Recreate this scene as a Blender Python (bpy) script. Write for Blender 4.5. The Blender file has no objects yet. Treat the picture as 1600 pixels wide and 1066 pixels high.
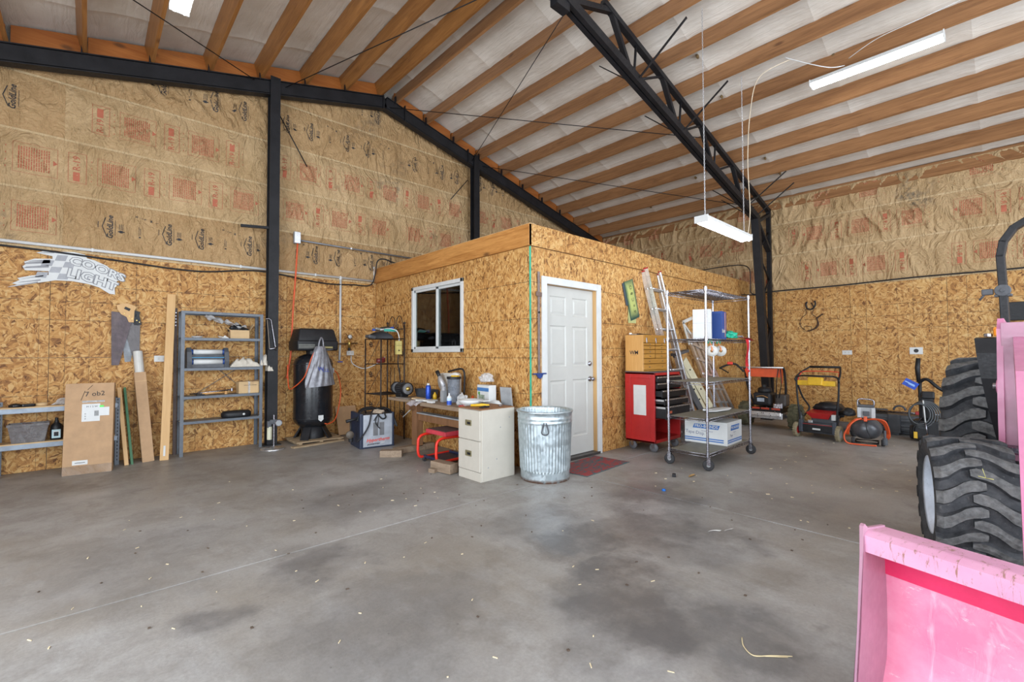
import bpy, bmesh, math, random
from mathutils import Vector, Matrix, noise, Euler
PI = math.pi
R = math.radians
C = bpy.context.scene.collection
S = bpy.context.scene
rnd = random.Random(7)

# ------------------------------------------------------------------ camera
cam = bpy.data.cameras.new('camera')
cam.sensor_width = 36; cam.lens = 716 / 1600 * 36; cam.clip_start = .05
co = bpy.data.objects.new('camera', cam); C.objects.link(co)
yaw, pit, rol = R(42.7), R(1.55), R(-.2)
fwd = Vector((math.sin(yaw) * math.cos(pit), math.cos(yaw) * math.cos(pit), math.sin(pit)))
rt = Vector((math.cos(yaw), -math.sin(yaw), 0)); up = rt.cross(fwd)
r2 = rt * math.cos(rol) + up * math.sin(rol); u2 = -rt * math.sin(rol) + up * math.cos(rol)
M = Matrix((r2, u2, -fwd)).transposed().to_4x4(); M.translation = (0, 0, 1.25)
co.matrix_world = M
S.camera = co

# ------------------------------------------------------------------ world, daylight, exposure
S.view_settings.view_transform = 'Standard'; S.view_settings.look = 'None'
S.view_settings.gamma = 1; S.view_settings.use_curve_mapping = False
S.view_settings.exposure = 0.66
w = bpy.data.worlds.new('sky'); S.world = w; w.use_nodes = True
bg = w.node_tree.nodes['Background']; bg.inputs[0].default_value = (.72, .84, 1, 1); bg.inputs[1].default_value = .9

def area(name, loc, rot, sx, sy, power, col):
    l = bpy.data.lights.new(name, 'AREA'); l.shape = 'RECTANGLE'; l.size = sx; l.size_y = sy
    l.energy = power; l.color = col
    o = bpy.data.objects.new(name, l); C.objects.link(o); o.location = loc; o.rotation_euler = rot
    return o
area('daylight_front_doorway', (2.6, -3.6, 1.95), (R(90), 0, 0), 9.5, 3.7, 370, (.86, .93, 1))
area('daylight_side_doorway', (-2.55, 1.2, 1.75), (0, R(-90), 0), 3.3, 5.5, 270, (.86, .93, 1))

# ------------------------------------------------------------------ mesh helpers
class MB:
    def __init__(s): s.v = []; s.f = []; s.m = []; s.cm = 0; s.sm = []; s.X = Matrix()
    def mat(s, i): s.cm = i; return s
    def tf(s, M=None): s.X = M or Matrix(); return s
    def add(s, vs, fs, smooth=False):
        n = len(s.v); X = s.X
        s.v += [tuple(X @ Vector(p)) for p in vs]
        for f in fs: s.f.append(tuple(i + n for i in f)); s.m.append(s.cm); s.sm.append(smooth)
        return s
    def box(s, x0, x1, y0, y1, z0, z1, b=0):
        if b <= 0:
            v = [(x, y, z) for z in (z0, z1) for y in (y0, y1) for x in (x0, x1)]
            return s.add(v, [(0, 2, 3, 1), (4, 5, 7, 6), (0, 1, 5, 4), (2, 6, 7, 3), (0, 4, 6, 2), (1, 3, 7, 5)])
        bm = bmesh.new(); bmesh.ops.create_cube(bm, size=1)
        for q in bm.verts: q.co = Vector((q.co.x * (x1 - x0) + (x0 + x1) / 2, q.co.y * (y1 - y0) + (y0 + y1) / 2, q.co.z * (z1 - z0) + (z0 + z1) / 2))
        bmesh.ops.bevel(bm, geom=list(bm.edges), offset=b, segments=2, affect='EDGES', profile=.6)
        return s.bm(bm)
    def bm(s, bm, smooth=False):
        bm.verts.index_update(); vs = [tuple(q.co) for q in bm.verts]; fs = [tuple(q.index for q in f.verts) for f in bm.faces]
        bm.free(); return s.add(vs, fs, smooth)
    def cbox(s, c, d, rot=None, b=0):
        X = s.X; s.X = X @ Matrix.Translation(c) @ (Euler(rot).to_matrix().to_4x4() if rot else Matrix())
        s.box(-d[0] / 2, d[0] / 2, -d[1] / 2, d[1] / 2, -d[2] / 2, d[2] / 2, b); s.X = X; return s
    def bar(s, p, q, w, h, upv=(0, 0, 1), b=0):
        p, q = Vector(p), Vector(q); d = q - p; L = d.length; z = d / L
        x = Vector(upv).cross(z)
        if x.length < 1e-4: x = Vector((1, 0, 0))
        x.normalize(); y = z.cross(x)
        X = s.X; M = Matrix((x, y, z)).transposed().to_4x4(); M.translation = (p + q) / 2
        s.X = X @ M; s.box(-w / 2, w / 2, -h / 2, h / 2, -L / 2, L / 2, b); s.X = X; return s
    def tube(s, pts, r, n=8, close=False, cap=True):
        pts = [Vector(p) for p in pts]; N = len(pts); rs = r if isinstance(r, (list, tuple)) else [r] * N
        vs = []; fs = []; prev = None
        for i, p in enumerate(pts):
            a = pts[(i - 1) % N] if (close or i > 0) else p; b = pts[(i + 1) % N] if (close or i < N - 1) else p
            t = (b - a)
            if t.length < 1e-9: t = Vector((0, 0, 1))
            t.normalize()
            if prev is None:
                x = t.cross(Vector((0, 0, 1)))
                if x.length < .05: x = t.cross(Vector((1, 0, 0)))
            else: x = prev - t * prev.dot(t)
            x.normalize(); prev = x; y = t.cross(x)
            vs += [tuple(p + (x * math.cos(2 * PI * k / n) + y * math.sin(2 * PI * k / n)) * rs[i]) for k in range(n)]
        for i in range(N if close else N - 1):
            j = (i + 1) % N
            fs += [(i * n + k, i * n + (k + 1) % n, j * n + (k + 1) % n, j * n + k) for k in range(n)]
        if cap and not close: fs += [tuple(range(n))[::-1], tuple(range((N - 1) * n, N * n))]
        return s.add(vs, fs, True)
    def lathe(s, prof, n=24, c=(0, 0, 0), ax='z', mod=None, smooth=True):
        vs = []
        for (r, h) in prof:
            for k in range(n):
                a = 2 * PI * k / n; rr = max(r * (mod(a, h) if mod else 1), 1e-4); q = (rr * math.cos(a), rr * math.sin(a), h)
                if ax == 'x': q = (q[2], q[0], q[1])
                if ax == 'y': q = (q[1], q[2], q[0])
                vs.append((q[0] + c[0], q[1] + c[1], q[2] + c[2]))
        m = len(prof)
        fs = [(i * n + k, i * n + (k + 1) % n, (i + 1) * n + (k + 1) % n, (i + 1) * n + k) for i in range(m - 1) for k in range(n)]
        return s.add(vs, fs, smooth)
    def cyl(s, c, r, h, ax='z', n=16, r2=None):
        r2 = r if r2 is None else r2
        e = min(.1 * r, .004, h / 4)
        return s.lathe([(0, 0), (r - e, 0), (r, e), (r2, h - e), (r2 - e, h), (0, h)], n, c, ax, smooth=False)
    def prism(s, pts, t, smooth=False):
        """outline in x,z, thickness t along y from 0"""
        n = len(pts); vs = [(p[0], 0, p[1]) for p in pts] + [(p[0], t, p[1]) for p in pts]
        fs = [tuple(range(n)), tuple(range(n, 2 * n))[::-1]] + [(i, i + n, (i + 1) % n + n, (i + 1) % n) for i in range(n)]
        return s.add(vs, fs, smooth)
    def grid(s, fn, nu, nv, smooth=True):
        vs = [fn(i / nu, j / nv) for j in range(nv + 1) for i in range(nu + 1)]
        fs = [(j * (nu + 1) + i, j * (nu + 1) + i + 1, (j + 1) * (nu + 1) + i + 1, (j + 1) * (nu + 1) + i) for j in range(nv) for i in range(nu)]
        return s.add(vs, fs, smooth)
    def build(s, name, mats, parent=None, label=None, kind=None, uv=None):
        me = bpy.data.meshes.new(name); me.from_pydata(s.v, [], s.f)
        if not isinstance(mats, (list, tuple)): mats = [mats]
        for m in mats: me.materials.append(m)
        me.polygons.foreach_set('material_index', s.m); me.polygons.foreach_set('use_smooth', s.sm)
        bm = bmesh.new(); bm.from_mesh(me); bmesh.ops.recalc_face_normals(bm, faces=bm.faces) if not uv else None
        bm.to_mesh(me); bm.free()
        if uv:
            l = me.uv_layers.new(name='UVMap')
            for p in me.polygons:
                for li in p.loop_indices: l.data[li].uv = uv(me.vertices[me.loops[li].vertex_index].co)
        me.update()
        o = bpy.data.objects.new(name, me); C.objects.link(o)
        if parent: o.parent = parent
        if label: o['label'] = label
        if kind: o['kind'] = kind
        return o

def thing(name, label, cat, loc=(0, 0, 0), rz=0, group=None, rot=None):
    o = bpy.data.objects.new(name, None); C.objects.link(o); o.empty_display_size = .05
    o.location = loc; o.rotation_euler = rot or (0, 0, rz); o['label'] = label; o['category'] = cat
    if group: o['group'] = group
    return o
def tag(o, label, cat, group=None):
    o['label'] = label; o['category'] = cat
    if group: o['group'] = group
    return o
def struct(o): o['kind'] = 'structure'; return o
def senv(name):
    o = bpy.data.objects.new(name, None); C.objects.link(o); o['kind'] = 'structure'; return o
def dup(o, loc=None, rz=None, label=None, parent=None):
    c = o.copy(); C.objects.link(c)
    if parent: c.parent = parent
    if loc is not None: c.location = loc
    if rz is not None: c.rotation_euler = (0, 0, rz)
    if label: c['label'] = label
    for ch in [k for k in o.children]: dup(ch, parent=c)
    return c
_gl = {}
def glyphs(txt, bold=0, shear=0):
    k = (txt, bold, shear)
    if k not in _gl:
        cu = bpy.data.curves.new('t', 'FONT'); cu.body = txt; cu.align_x = 'CENTER'; cu.align_y = 'CENTER'; cu.resolution_u = 2
        cu.offset = bold; cu.shear = shear
        ob = bpy.data.objects.new('t', cu); C.objects.link(ob)
        me = ob.to_mesh(); _gl[k] = ([tuple(v.co)[:2] for v in me.vertices], [tuple(p.vertices) for p in me.polygons])
        ob.to_mesh_clear(); bpy.data.objects.remove(ob); bpy.data.curves.remove(cu)
    return _gl[k]
def text(mb, txt, cx, cy, size, fn, rot=0, bold=0, shear=0, wx=1):
    """flat lettering; fn maps the sheet's (u, v) to a point"""
    vs, fs = glyphs(txt, bold, shear); c, s_ = math.cos(rot), math.sin(rot)
    mb.add([fn(cx + (x * wx * c - y * s_) * size, cy + (x * wx * s_ + y * c) * size) for x, y in vs], fs)
def rect(mb, x0, x1, y0, y1, fn, nu=1, nv=1):
    mb.grid(lambda a, b: fn(x0 + (x1 - x0) * a, y0 + (y1 - y0) * b), nu, nv, False)
def rr(a, b): return rnd.uniform(a, b)
def arc(c, r, a0, a1, n, pl='xz'):
    out = []
    for i in range(n + 1):
        a = a0 + (a1 - a0) * i / n; x, y = r * math.cos(a), r * math.sin(a)
        out.append({'xz': (c[0] + x, c[1], c[2] + y), 'xy': (c[0] + x, c[1] + y, c[2]), 'yz': (c[0], c[1] + x, c[2] + y)}[pl])
    return out
def spline(pts, k=6):
    P = [Vector(p) for p in pts]; out = []
    for i in range(len(P) - 1):
        p0, p1, p2, p3 = P[max(i - 1, 0)], P[i], P[i + 1], P[min(i + 2, len(P) - 1)]
        for j in range(k):
            t = j / k
            out.append(.5 * ((2 * p1) + (p2 - p0) * t + (2 * p0 - 5 * p1 + 4 * p2 - p3) * t * t + (3 * p1 - p0 - 3 * p2 + p3) * t ** 3))
    return out + [P[-1]]

# ------------------------------------------------------------------ materials
class NT:
    def __init__(s, name):
        s.m = bpy.data.materials.new(name); s.m.use_nodes = True; s.t = s.m.node_tree; s.b = s.t.nodes['Principled BSDF']
    def n(s, typ, ins=None, **kw):
        d = s.t.nodes.new(typ)
        for k, v in kw.items(): setattr(d, k, v)
        for k, v in (ins or {}).items(): s.set(d.inputs[k], v)
        return d
    def set(s, sock, v):
        if isinstance(v, bpy.types.NodeSocket): s.t.links.new(v, sock)
        elif isinstance(v, (tuple, list)) and sock.type == 'RGBA' and len(v) == 3: sock.default_value = (*v, 1)
        else: sock.default_value = v
    def math(s, op, a, b=0, c=0, clamp=False):
        d = s.n('ShaderNodeMath', {0: a, 1: b, 2: c}, operation=op); d.use_clamp = clamp; return d.outputs[0]
    def mix(s, f, a, b, bt='MIX'):
        d = s.t.nodes.new('ShaderNodeMix'); d.data_type = 'RGBA'; d.blend_type = bt
        s.set(d.inputs[0], f); s.set(d.inputs[6], a); s.set(d.inputs[7], b); return d.outputs[2]
    def ramp(s, f, stops):
        d = s.t.nodes.new('ShaderNodeValToRGB'); s.set(d.inputs[0], f); e = d.color_ramp.elements
        for i, (p, c) in enumerate(stops):
            q = e[i] if i < 2 else e.new(p)
            q.position = p; q.color = (*c, 1) if len(c) == 3 else c
        return d.outputs[0]
    def noise(s, vec, scale, detail=3, rough=.5, dim='3D', dist=0):
        d = s.n('ShaderNodeTexNoise', {'Scale': scale, 'Detail': detail, 'Roughness': rough, 'Distortion': dist}, noise_dimensions=dim)
        if vec is not None: s.set(d.inputs['Vector'], vec)
        return d.outputs[0]
    def mapr(s, f, a, b, c=0., d=1.):
        return s.n('ShaderNodeMapRange', {0: f, 1: a, 2: b, 3: c, 4: d}).outputs[0]
    def co(s, w='Object'): return s.n('ShaderNodeTexCoord').outputs[w]
    def scl(s, vec, sc, loc=(0, 0, 0)): return s.n('ShaderNodeMapping', {0: vec, 1: loc, 3: sc}).outputs[0]
    def rndm(s): return s.n('ShaderNodeObjectInfo').outputs['Random']
    def out(s, col, rough, metal=0, bump=None, bstr=.3, bdist=.01, spec=.5, coat=0):
        s.set(s.b.inputs['Base Color'], col); s.set(s.b.inputs['Roughness'], rough); s.set(s.b.inputs['Metallic'], metal)
        s.b.inputs['Specular IOR Level'].default_value = spec; s.b.inputs['Coat Weight'].default_value = coat
        if bump is not None:
            b = s.n('ShaderNodeBump', {'Strength': bstr, 'Distance': bdist, 'Height': bump}); s.set(s.b.inputs['Normal'], b.outputs[0])
        return s.m
_pm = {}
def pm(col, rough=.5, metal=0, var=.18, sc=9, bump=.15, spec=.5, coat=0, dirt=0):
    """painted / plain surface: base colour with uneven tone, grime and a fine relief"""
    k = (col, rough, metal, var, sc, bump, spec, coat, dirt)
    if k in _pm: return _pm[k]
    t = NT('surface'); v = t.co()
    n = t.noise(v, sc, 4, .6); n2 = t.noise(v, sc * 7, 3, .6)
    dark = tuple(c * (1 - var) for c in col); lite = tuple(min(c * (1 + var), 1) for c in col)
    c = t.mix(t.mapr(n, .3, .7), dark, lite)
    if dirt: c = t.mix(t.math('MULTIPLY', t.mapr(t.noise(v, sc * .6, 5, .7), .5, .72), dirt), c, (.16, .13, .10))
    r = t.math('ADD', t.mapr(n2, .3, .7, -.08, .08), rough, clamp=True)
    _pm[k] = t.out(c, r, metal, n2, bump, .004, spec, coat); return _pm[k]

def osb_mat(name, spread, base, lines='v'):
    t = NT(name); uv = t.co('UV'); rn = t.rndm()
    off = t.n('ShaderNodeCombineXYZ', {0: t.math('MULTIPLY', rn, 37.), 1: t.math('MULTIPLY', rn, 91.)}).outputs[0]
    p = t.n('ShaderNodeVectorMath', {0: uv, 1: off}, operation='ADD').outputs[0]
    def layer(cs, sx, sy, o):
        q = t.n('ShaderNodeMapping', {0: p, 1: (o, o * 2, 0)}).outputs[0]
        wob = t.n('ShaderNodeTexNoise', {'Vector': q, 'Scale': 9., 'Detail': 2.}, noise_dimensions='2D').outputs[1]
        q2 = t.n('ShaderNodeVectorMath', {0: q, 1: t.n('ShaderNodeVectorMath', {0: wob, 3: .05}, operation='SCALE').outputs[0]}, operation='ADD').outputs[0]
        vc = t.n('ShaderNodeTexVoronoi', {'Vector': q2, 'Scale': cs}, voronoi_dimensions='2D')
        sep = t.n('ShaderNodeSeparateColor', {0: vc.outputs[1]})
        ang = t.math('ADD', t.mapr(sep.outputs[0], 0, 1, -spread, spread), base)
        vr = t.n('ShaderNodeVectorRotate', {'Vector': q2, 'Angle': ang}, rotation_type='Z_AXIS').outputs[0]
        st = t.n('ShaderNodeMapping', {0: vr, 3: (sx, sy, 1)}).outputs[0]
        fl = t.n('ShaderNodeTexVoronoi', {'Vector': st, 'Scale': 1.}, voronoi_dimensions='2D')
        fc = t.n('ShaderNodeSeparateColor', {0: fl.outputs[1]}).outputs[0]
        gr = t.noise(t.n('ShaderNodeMapping', {0: vr, 3: (260, 14, 1)}).outputs[0], 1, 2, .6, '2D')
        return fc, gr, sep.outputs[1]
    a, g, k = layer(13, 52, 11, 0.); b, g2, k2 = layer(21, 80, 18, 5.3)
    pick = t.mapr(k, .45, .55)
    f = t.n('ShaderNodeMix', {0: pick, 2: a, 3: b}).outputs[0]
    val = t.math('ADD', t.math('MULTIPLY', f, .5), t.math('MULTIPLY', g, .45))
    val = t.math('ADD', val, t.math('MULTIPLY', k2, .16))
    col = t.ramp(val, [(.26, (.14, .055, .015)), (.33, (.30, .14, .042)), (.48, (.46, .228, .066)), (.64, (.57, .325, .108)), (.84, (.66, .44, .19))])
    col = t.mix(t.mapr(t.noise(p, 1.2, 3), .35, .7, 0, .5), col, t.mix(1., col, (.80, .66, .5), 'MULTIPLY'))
    dk = t.mapr(t.noise(p, 22, 4, .7, '2D'), .62, .72, 0, .85)
    col = t.mix(dk, col, (.09, .035, .01))
    sp = t.n('ShaderNodeSeparateXYZ', {0: uv}); ln = None
    vs = (.81, 1.64, 1.85, 2.04, .41) if lines == 'v' else (.81, 1.31, 1.63, 2.03, .42, 1.2)
    for z in vs:
        d = t.math('LESS_THAN', t.math('ABSOLUTE', t.math('SUBTRACT', sp.outputs[1], z)), .0035)
        ln = d if ln is None else t.math('MAXIMUM', ln, d)
    if lines == 'v':
        for per, o in ((.61, .2), (.4064, .0)):
            m = t.math('PINGPONG', t.math('ADD', sp.outputs[0], o), per / 2)
            ln = t.math('MAXIMUM', ln, t.math('MULTIPLY', t.math('LESS_THAN', m, .003), .7))
    brk = t.mapr(t.noise(p, 30, 2, .5, '2D'), .36, .5, .25, 1)
    col = t.mix(t.math('MULTIPLY', t.math('MULTIPLY', ln, brk), .75), col, (.04, .025, .015))
    return t.out(col, .62, 0, val, .25, .004, .35)
OSB = osb_mat('osb_flakes', 1.35, 0.35)
OSBV = osb_mat('osb_upright_flakes', .75, 0., 'o')

def kraft_mat(name, c1, c2, stain):
    t = NT(name); v = t.co(); n = t.noise(v, 2.2, 5, .6)
    col = t.mix(t.mapr(n, .35, .68), c1, c2)
    col = t.mix(t.mapr(t.noise(v, 40, 3, .6), .4, .7, 0, .25), col, (.66, .47, .24))
    st = t.math('MULTIPLY', t.mapr(t.noise(v, 1.3, 3, .5), .61, .72), t.mapr(t.noise(v, 14, 4, .7), .42, .62))
    col = t.mix(t.math('MULTIPLY', st, stain), col, (.10, .09, .07))
    wr = t.noise(t.scl(v, (1, 1, .5)), 5, 4, .55, dist=1.6); wr2 = t.noise(v, 24, 4, .6, dist=2.5)
    h = t.math('ADD', t.math('MULTIPLY', t.math('ABSOLUTE', t.math('SUBTRACT', wr, .5)), 2.), t.math('MULTIPLY', wr2, .25))
    return t.out(col, .55, 0, h, .9, .06, .4)
KRAFT = kraft_mat('kraft_paper', (.44, .285, .135), (.58, .40, .215), .8)
KRAFT2 = kraft_mat('kraft_paper_tan', (.40, .24, .105), (.50, .32, .155), .55)

def wood_mat(name, c1, c2, ax=1, knots=True, rough=.5, sc=1.0, spec=.4):
    t = NT(name); v = t.co(); rn = t.rndm()
    o = t.n('ShaderNodeCombineXYZ', {0: t.math('MULTIPLY', rn, 13.), 1: t.math('MULTIPLY', rn, 57.), 2: t.math('MULTIPLY', rn, 29.)}).outputs[0]
    p = t.n('ShaderNodeVectorMath', {0: v, 1: o}, operation='ADD').outputs[0]
    s = [1., 1., 1.]; s[ax] = .07
    q = t.scl(p, tuple(k * sc for k in s))
    g = t.noise(q, 26, 4, .6, dist=1.5); big = t.noise(q, 7, 3, .5, dist=.8)
    f = t.math('ADD', t.math('MULTIPLY', g, .6), t.math('MULTIPLY', big, .45))
    col = t.mix(t.mapr(f, .36, .68), c1, c2)
    col = t.mix(t.mapr(rn, 0, 1, 0, .28), col, t.mix(1., col, (.62, .55, .5), 'MULTIPLY'))
    if knots:
        s2 = [1., 1., 1.]; s2[ax] = .45
        vo = t.n('ShaderNodeTexVoronoi', {'Vector': t.scl(p, tuple(s2)), 'Scale': 2.6})
        col = t.mix(t.mapr(vo.outputs[0], .035, .09, .8, 0), col, (.10, .04, .015))
        ch = t.mapr(t.noise(t.scl(p, tuple(s2)), 3.3, 5, .7), .62, .72, 0, .55)
        col = t.mix(ch, col, (.15, .07, .03))
    return t.out(col, rough, 0, f, .2, .005, spec)
PURL = wood_mat('fir_purlin', (.22, .085, .02), (.42, .19, .055), 1, True, .42)
PURR = wood_mat('weathered_fir_purlin', (.20, .09, .035), (.40, .20, .085), 1, True, .5)
BLOCK = wood_mat('orange_fir_blocking', (.30, .085, .015), (.44, .155, .035), 0, True, .45)
FIR = wood_mat('fir_beam', (.33, .125, .025), (.60, .29, .085), 1, True, .45, 1.6)
FIRX = wood_mat('fir_board_x', (.50, .25, .08), (.66, .38, .15), 0, False)
FIRZ = wood_mat('fir_board_upright', (.62, .37, .15), (.74, .48, .22), 2, False)
OAK = wood_mat('oak_chest', (.44, .20, .035), (.62, .32, .07), 0, False, .35, 2.)
OAKZ = wood_mat('oak_side', (.58, .30, .085), (.72, .42, .15), 2, False, .35, 2.)
BENCHW = wood_mat('worn_bench_wood', (.19, .135, .09), (.36, .27, .19), 1, True, .75)
BENCHD = wood_mat('dark_bench_wood', (.17, .08, .035), (.30, .15, .07), 2, True, .7)
PALLET = wood_mat('pallet_wood', (.28, .20, .12), (.46, .34, .21), 0, False, .8)
CARD = pm((.46, .29, .16), .8, var=.1, bump=.1, dirt=.12)
CARDL = pm((.58, .40, .21), .8, var=.08)

def concrete():
    t = NT('stained_concrete'); g = t.n('ShaderNodeNewGeometry').outputs['Position']
    wn = t.n('ShaderNodeTexNoise', {'Vector': g, 'Scale': 1.6, 'Detail': 5., 'Roughness': .65}).outputs[1]
    q = t.n('ShaderNodeVectorMath', {0: wn, 1: (.5, .5, .5)}, operation='SUBTRACT').outputs[0]
    q = t.n('ShaderNodeVectorMath', {0: q, 3: 1.1}, operation='SCALE').outputs[0]
    w_ = t.n('ShaderNodeVectorMath', {0: g, 1: q}, operation='ADD').outputs[0]
    n1 = t.noise(g, .7, 5, .6); n2 = t.noise(w_, 2.6, 6, .65); n3 = t.noise(g, 60, 3, .6); n4 = t.noise(t.scl(g, (1, .35, 1)), 4, 5, .7)
    col = t.mix(t.mapr(n1, .35, .68), (.25, .225, .195), (.385, .38, .375))
    col = t.mix(t.mapr(n2, .45, .72, 0, .6), col, (.17, .15, .13))
    col = t.mix(t.mapr(n4, .5, .8, 0, .5), col, (.42, .42, .42))
    # oil and tyre stains: each with its own place and outline
    st = None
    for (x, y, r, k) in ((2.19, 1.55, .26, .75), (2.5, 1.95, .34, .7), (2.95, 1.75, .5, .6), (3.55, 2.1, .45, .6), (1.95, 1.2, .42, .7), (2.1, .78, .34, .6), (2.5, 2.35, .4, .4),
                         (.45, 2.55, .22, .55), (1.05, 2.9, .3, .5), (1.0, 2.0, .5, .4), (1.7, 3.9, .5, .45), (3.2, 1.25, .2, .4), (2.5, .6, .12, .5), (0.2, 3.6, .6, .3), (4.2, 1.2, .6, .3)):
        d = t.n('ShaderNodeVectorMath', {0: w_, 1: (x, y, 0)}, operation='DISTANCE').outputs[1]
        m = t.mapr(d, r * .55, r * 1.25, k, 0)
        st = m if st is None else t.math('MAXIMUM', st, m)
    st = t.math('MULTIPLY', st, t.mapr(t.noise(g, 5, 6, .7), .25, .55, .5, 1.15))
    col = t.mix(st, col, (.085, .082, .085))
    lite = None
    for (x, y, r, k) in ((3.35, 1.9, .17, .6), (3.0, 2.15, .12, .5), (2.9, 1.5, .12, .4), (4.9, 1.0, .5, .35), (5.2, 1.6, .5, .3)):
        d = t.n('ShaderNodeVectorMath', {0: w_, 1: (x, y, 0)}, operation='DISTANCE').outputs[1]
        m = t.mapr(d, r * .3, r * 1.4, k, 0); lite = m if lite is None else t.math('MAXIMUM', lite, m)
    col = t.mix(t.math('MULTIPLY', lite, t.mapr(n2, .35, .6)), col, (.52, .50, .48))
    col = t.mix(t.mapr(n3, .35, .7, 0, .22), col, (.12, .11, .10))
    fl = t.n('ShaderNodeTexVoronoi', {'Vector': g, 'Scale': 9.}); col = t.mix(t.mapr(fl.outputs[0], .03, .05, .45, 0), col, (.06, .05, .045))
    r = t.math('ADD', t.mapr(n2, .3, .7, -.1, .12), t.math('SUBTRACT', .46, t.math('MULTIPLY', st, .12)), clamp=True)
    return t.out(col, r, 0, t.math('ADD', n3, t.math('MULTIPLY', n2, .6)), .12, .006, .4)
CONC = concrete()
def liner_mat():
    t = NT('white_roof_facing'); v = t.co()
    wv = t.noise(t.scl(v, (1, .22, 1)), 13, 4, .6, dist=.8); n = t.noise(v, 1.5, 4, .6)
    col = t.mix(t.mapr(n, .35, .7), (.60, .545, .475), (.76, .71, .64))
    wv2 = t.n('ShaderNodeTexNoise', {'Vector': t.scl(v, (1, .07, 1)), 'Scale': 16., 'Detail': 3.}).outputs[0]
    return t.out(col, .42, 0, t.math('ADD', wv, t.math('MULTIPLY', wv2, .8)), .45, .03, .45)
LINER = liner_mat()
STEEL = pm((.013, .013, .015), .5, 0, .3, 6, .2, .3)
def galv():
    t = NT('galvanised_zinc'); v = t.co(); vo = t.n('ShaderNodeTexVoronoi', {'Vector': v, 'Scale': 34.}); s = t.n('ShaderNodeSeparateColor', {0: vo.outputs[1]}).outputs[0]
    n = t.noise(v, 5, 4)
    col = t.mix(t.mapr(t.math('ADD', t.math('MULTIPLY', s, .5), t.math('MULTIPLY', n, .6)), .3, .8), (.42, .49, .52), (.56, .63, .66))
    z = t.n('ShaderNodeSeparateXYZ', {0: v}).outputs[2]
    rust = t.math('MULTIPLY', t.mapr(z, .035, .0, 0, 1), t.mapr(t.noise(v, 18, 3), .35, .5)); col = t.mix(rust, col, (.28, .11, .04))
    return t.out(col, t.mapr(s, 0, 1, .28, .5), .75, s, .08, .002)
GALV = galv()
ALU = pm((.72, .73, .75), .32, .85, .12, 12, .1, dirt=.15)
CHROME = pm((.33, .32, .35), .26, 1, .05, 10, .02)
GREYM = pm((.12, .135, .155), .45, .3, .15, 8, .1, dirt=.15)
BLK = pm((.014, .014, .016), .48, 0, .3, 9, .15, .35)
BLKG = pm((.012, .013, .016), .2, 0, .2, 4, .02)
RUB = pm((.03, .03, .032), .78, 0, .35, 14, .4)
WHT = pm((.62, .63, .62), .45, 0, .05)
WHTW = pm((.60, .59, .55), .5, 0, .07, 6, .1, dirt=.08)
RED = pm((.42, .018, .018), .35, 0, .12, 5, .05)
REDB = pm((.72, .03, .015), .4, 0, .1)
ORG = pm((.66, .09, .02), .45, 0, .12)
YEL = pm((.70, .42, .02), .45, 0, .15)
GRY = pm((.32, .33, .34), .5, 0, .15)
DGRY = pm((.07, .075, .085), .5, 0, .25)
BLUE = pm((.02, .08, .45), .4, 0, .15)
TEAL = pm((.02, .35, .27), .4, 0, .2)
CLOTH = pm((.60, .55, .47), .9, 0, .15, 12, .5)
INK = pm((.03, .028, .03), .7, 0, .1)
INKR = pm((.43, .12, .06), .7, 0, .1)
BRASS = pm((.52, .38, .12), .35, .9, .15)
def emit(col, st):
    t = NT('lit_tube'); t.b.inputs['Emission Color'].default_value = (*col, 1); t.b.inputs['Emission Strength'].default_value = st
    t.b.inputs['Base Color'].default_value = (.9, .9, .9, 1); return t.m
LAMP = emit((.93, .97, 1), 14)
def glass_mat(name, tint, mixf=.85, rough=.03):
    t = NT(name); n = t.n; o = t.t.nodes['Material Output']
    tr = n('ShaderNodeBsdfTransparent', {0: (*tint, 1)}); gl = n('ShaderNodeBsdfGlossy', {0: (1, 1, 1, 1), 'Roughness': rough})
    fr = n('ShaderNodeFresnel', {0: 1.5}); f = t.math('ADD', t.math('MULTIPLY', fr.outputs[0], mixf), 0., clamp=True)
    mx = n('ShaderNodeMixShader', {0: f, 1: tr.outputs[0], 2: gl.outputs[0]}); t.t.links.new(mx.outputs[0], o.inputs[0]); return t.m
GLASS = glass_mat('window_glass', (.75, .8, .78), 1.3)
def plastic_film(name, col, alpha, hi=(.95, .95, .95), sc=30):
    t = NT(name); o = t.t.nodes['Material Output']; v = t.co()
    tr = t.n('ShaderNodeBsdfTransparent'); t.out(t.mix(t.mapr(t.noise(v, sc, 4, .6, dist=1), .4, .65), col, hi), .22, 0, t.noise(v, 26, 4, .7, dist=2), .8, .02)
    mx = t.n('ShaderNodeMixShader', {0: alpha, 1: tr.outputs[0], 2: t.b.outputs[0]}); t.t.links.new(mx.outputs[0], o.inputs[0]); return t.m
FILM = plastic_film('clear_film', (.62, .62, .62), .6)
TUBCL = plastic_film('clear_tub_plastic', (.26, .24, .24), .55, (.36, .35, .35), 8)
# ------------------------------------------------------------------ shell
XW, YW, XO, YO, XR = 9.70, 7.157, 3.50, 3.50, 3.55
def beam_top(x): return 5.53 - .25 * abs(x - XR)          # underside of the purlins
X0, Y0 = -2.6, -3.6
# floor slabs with sawn joints
fl = senv('floor')
MB().box(X0 - .3, XW + .3, Y0 - 1, YW + .3, -.3, -.025).build('sub_base', CONC, fl)
xs = [X0, -.5 - .0, 3.72, 7.9, XW + .1]; ys = [Y0, -1.1, 3.09, YW + .1]
xs = [X0, 3.72, XW + .1]; ys = [Y0, 3.09, YW + .1]
for i in range(2):
    for j in range(2):
        MB().box(xs[i] + .005, xs[i + 1] - .005, ys[j] + .005, ys[j + 1] - .005, -.1, 0, .006).build('slab', CONC, fl)
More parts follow.
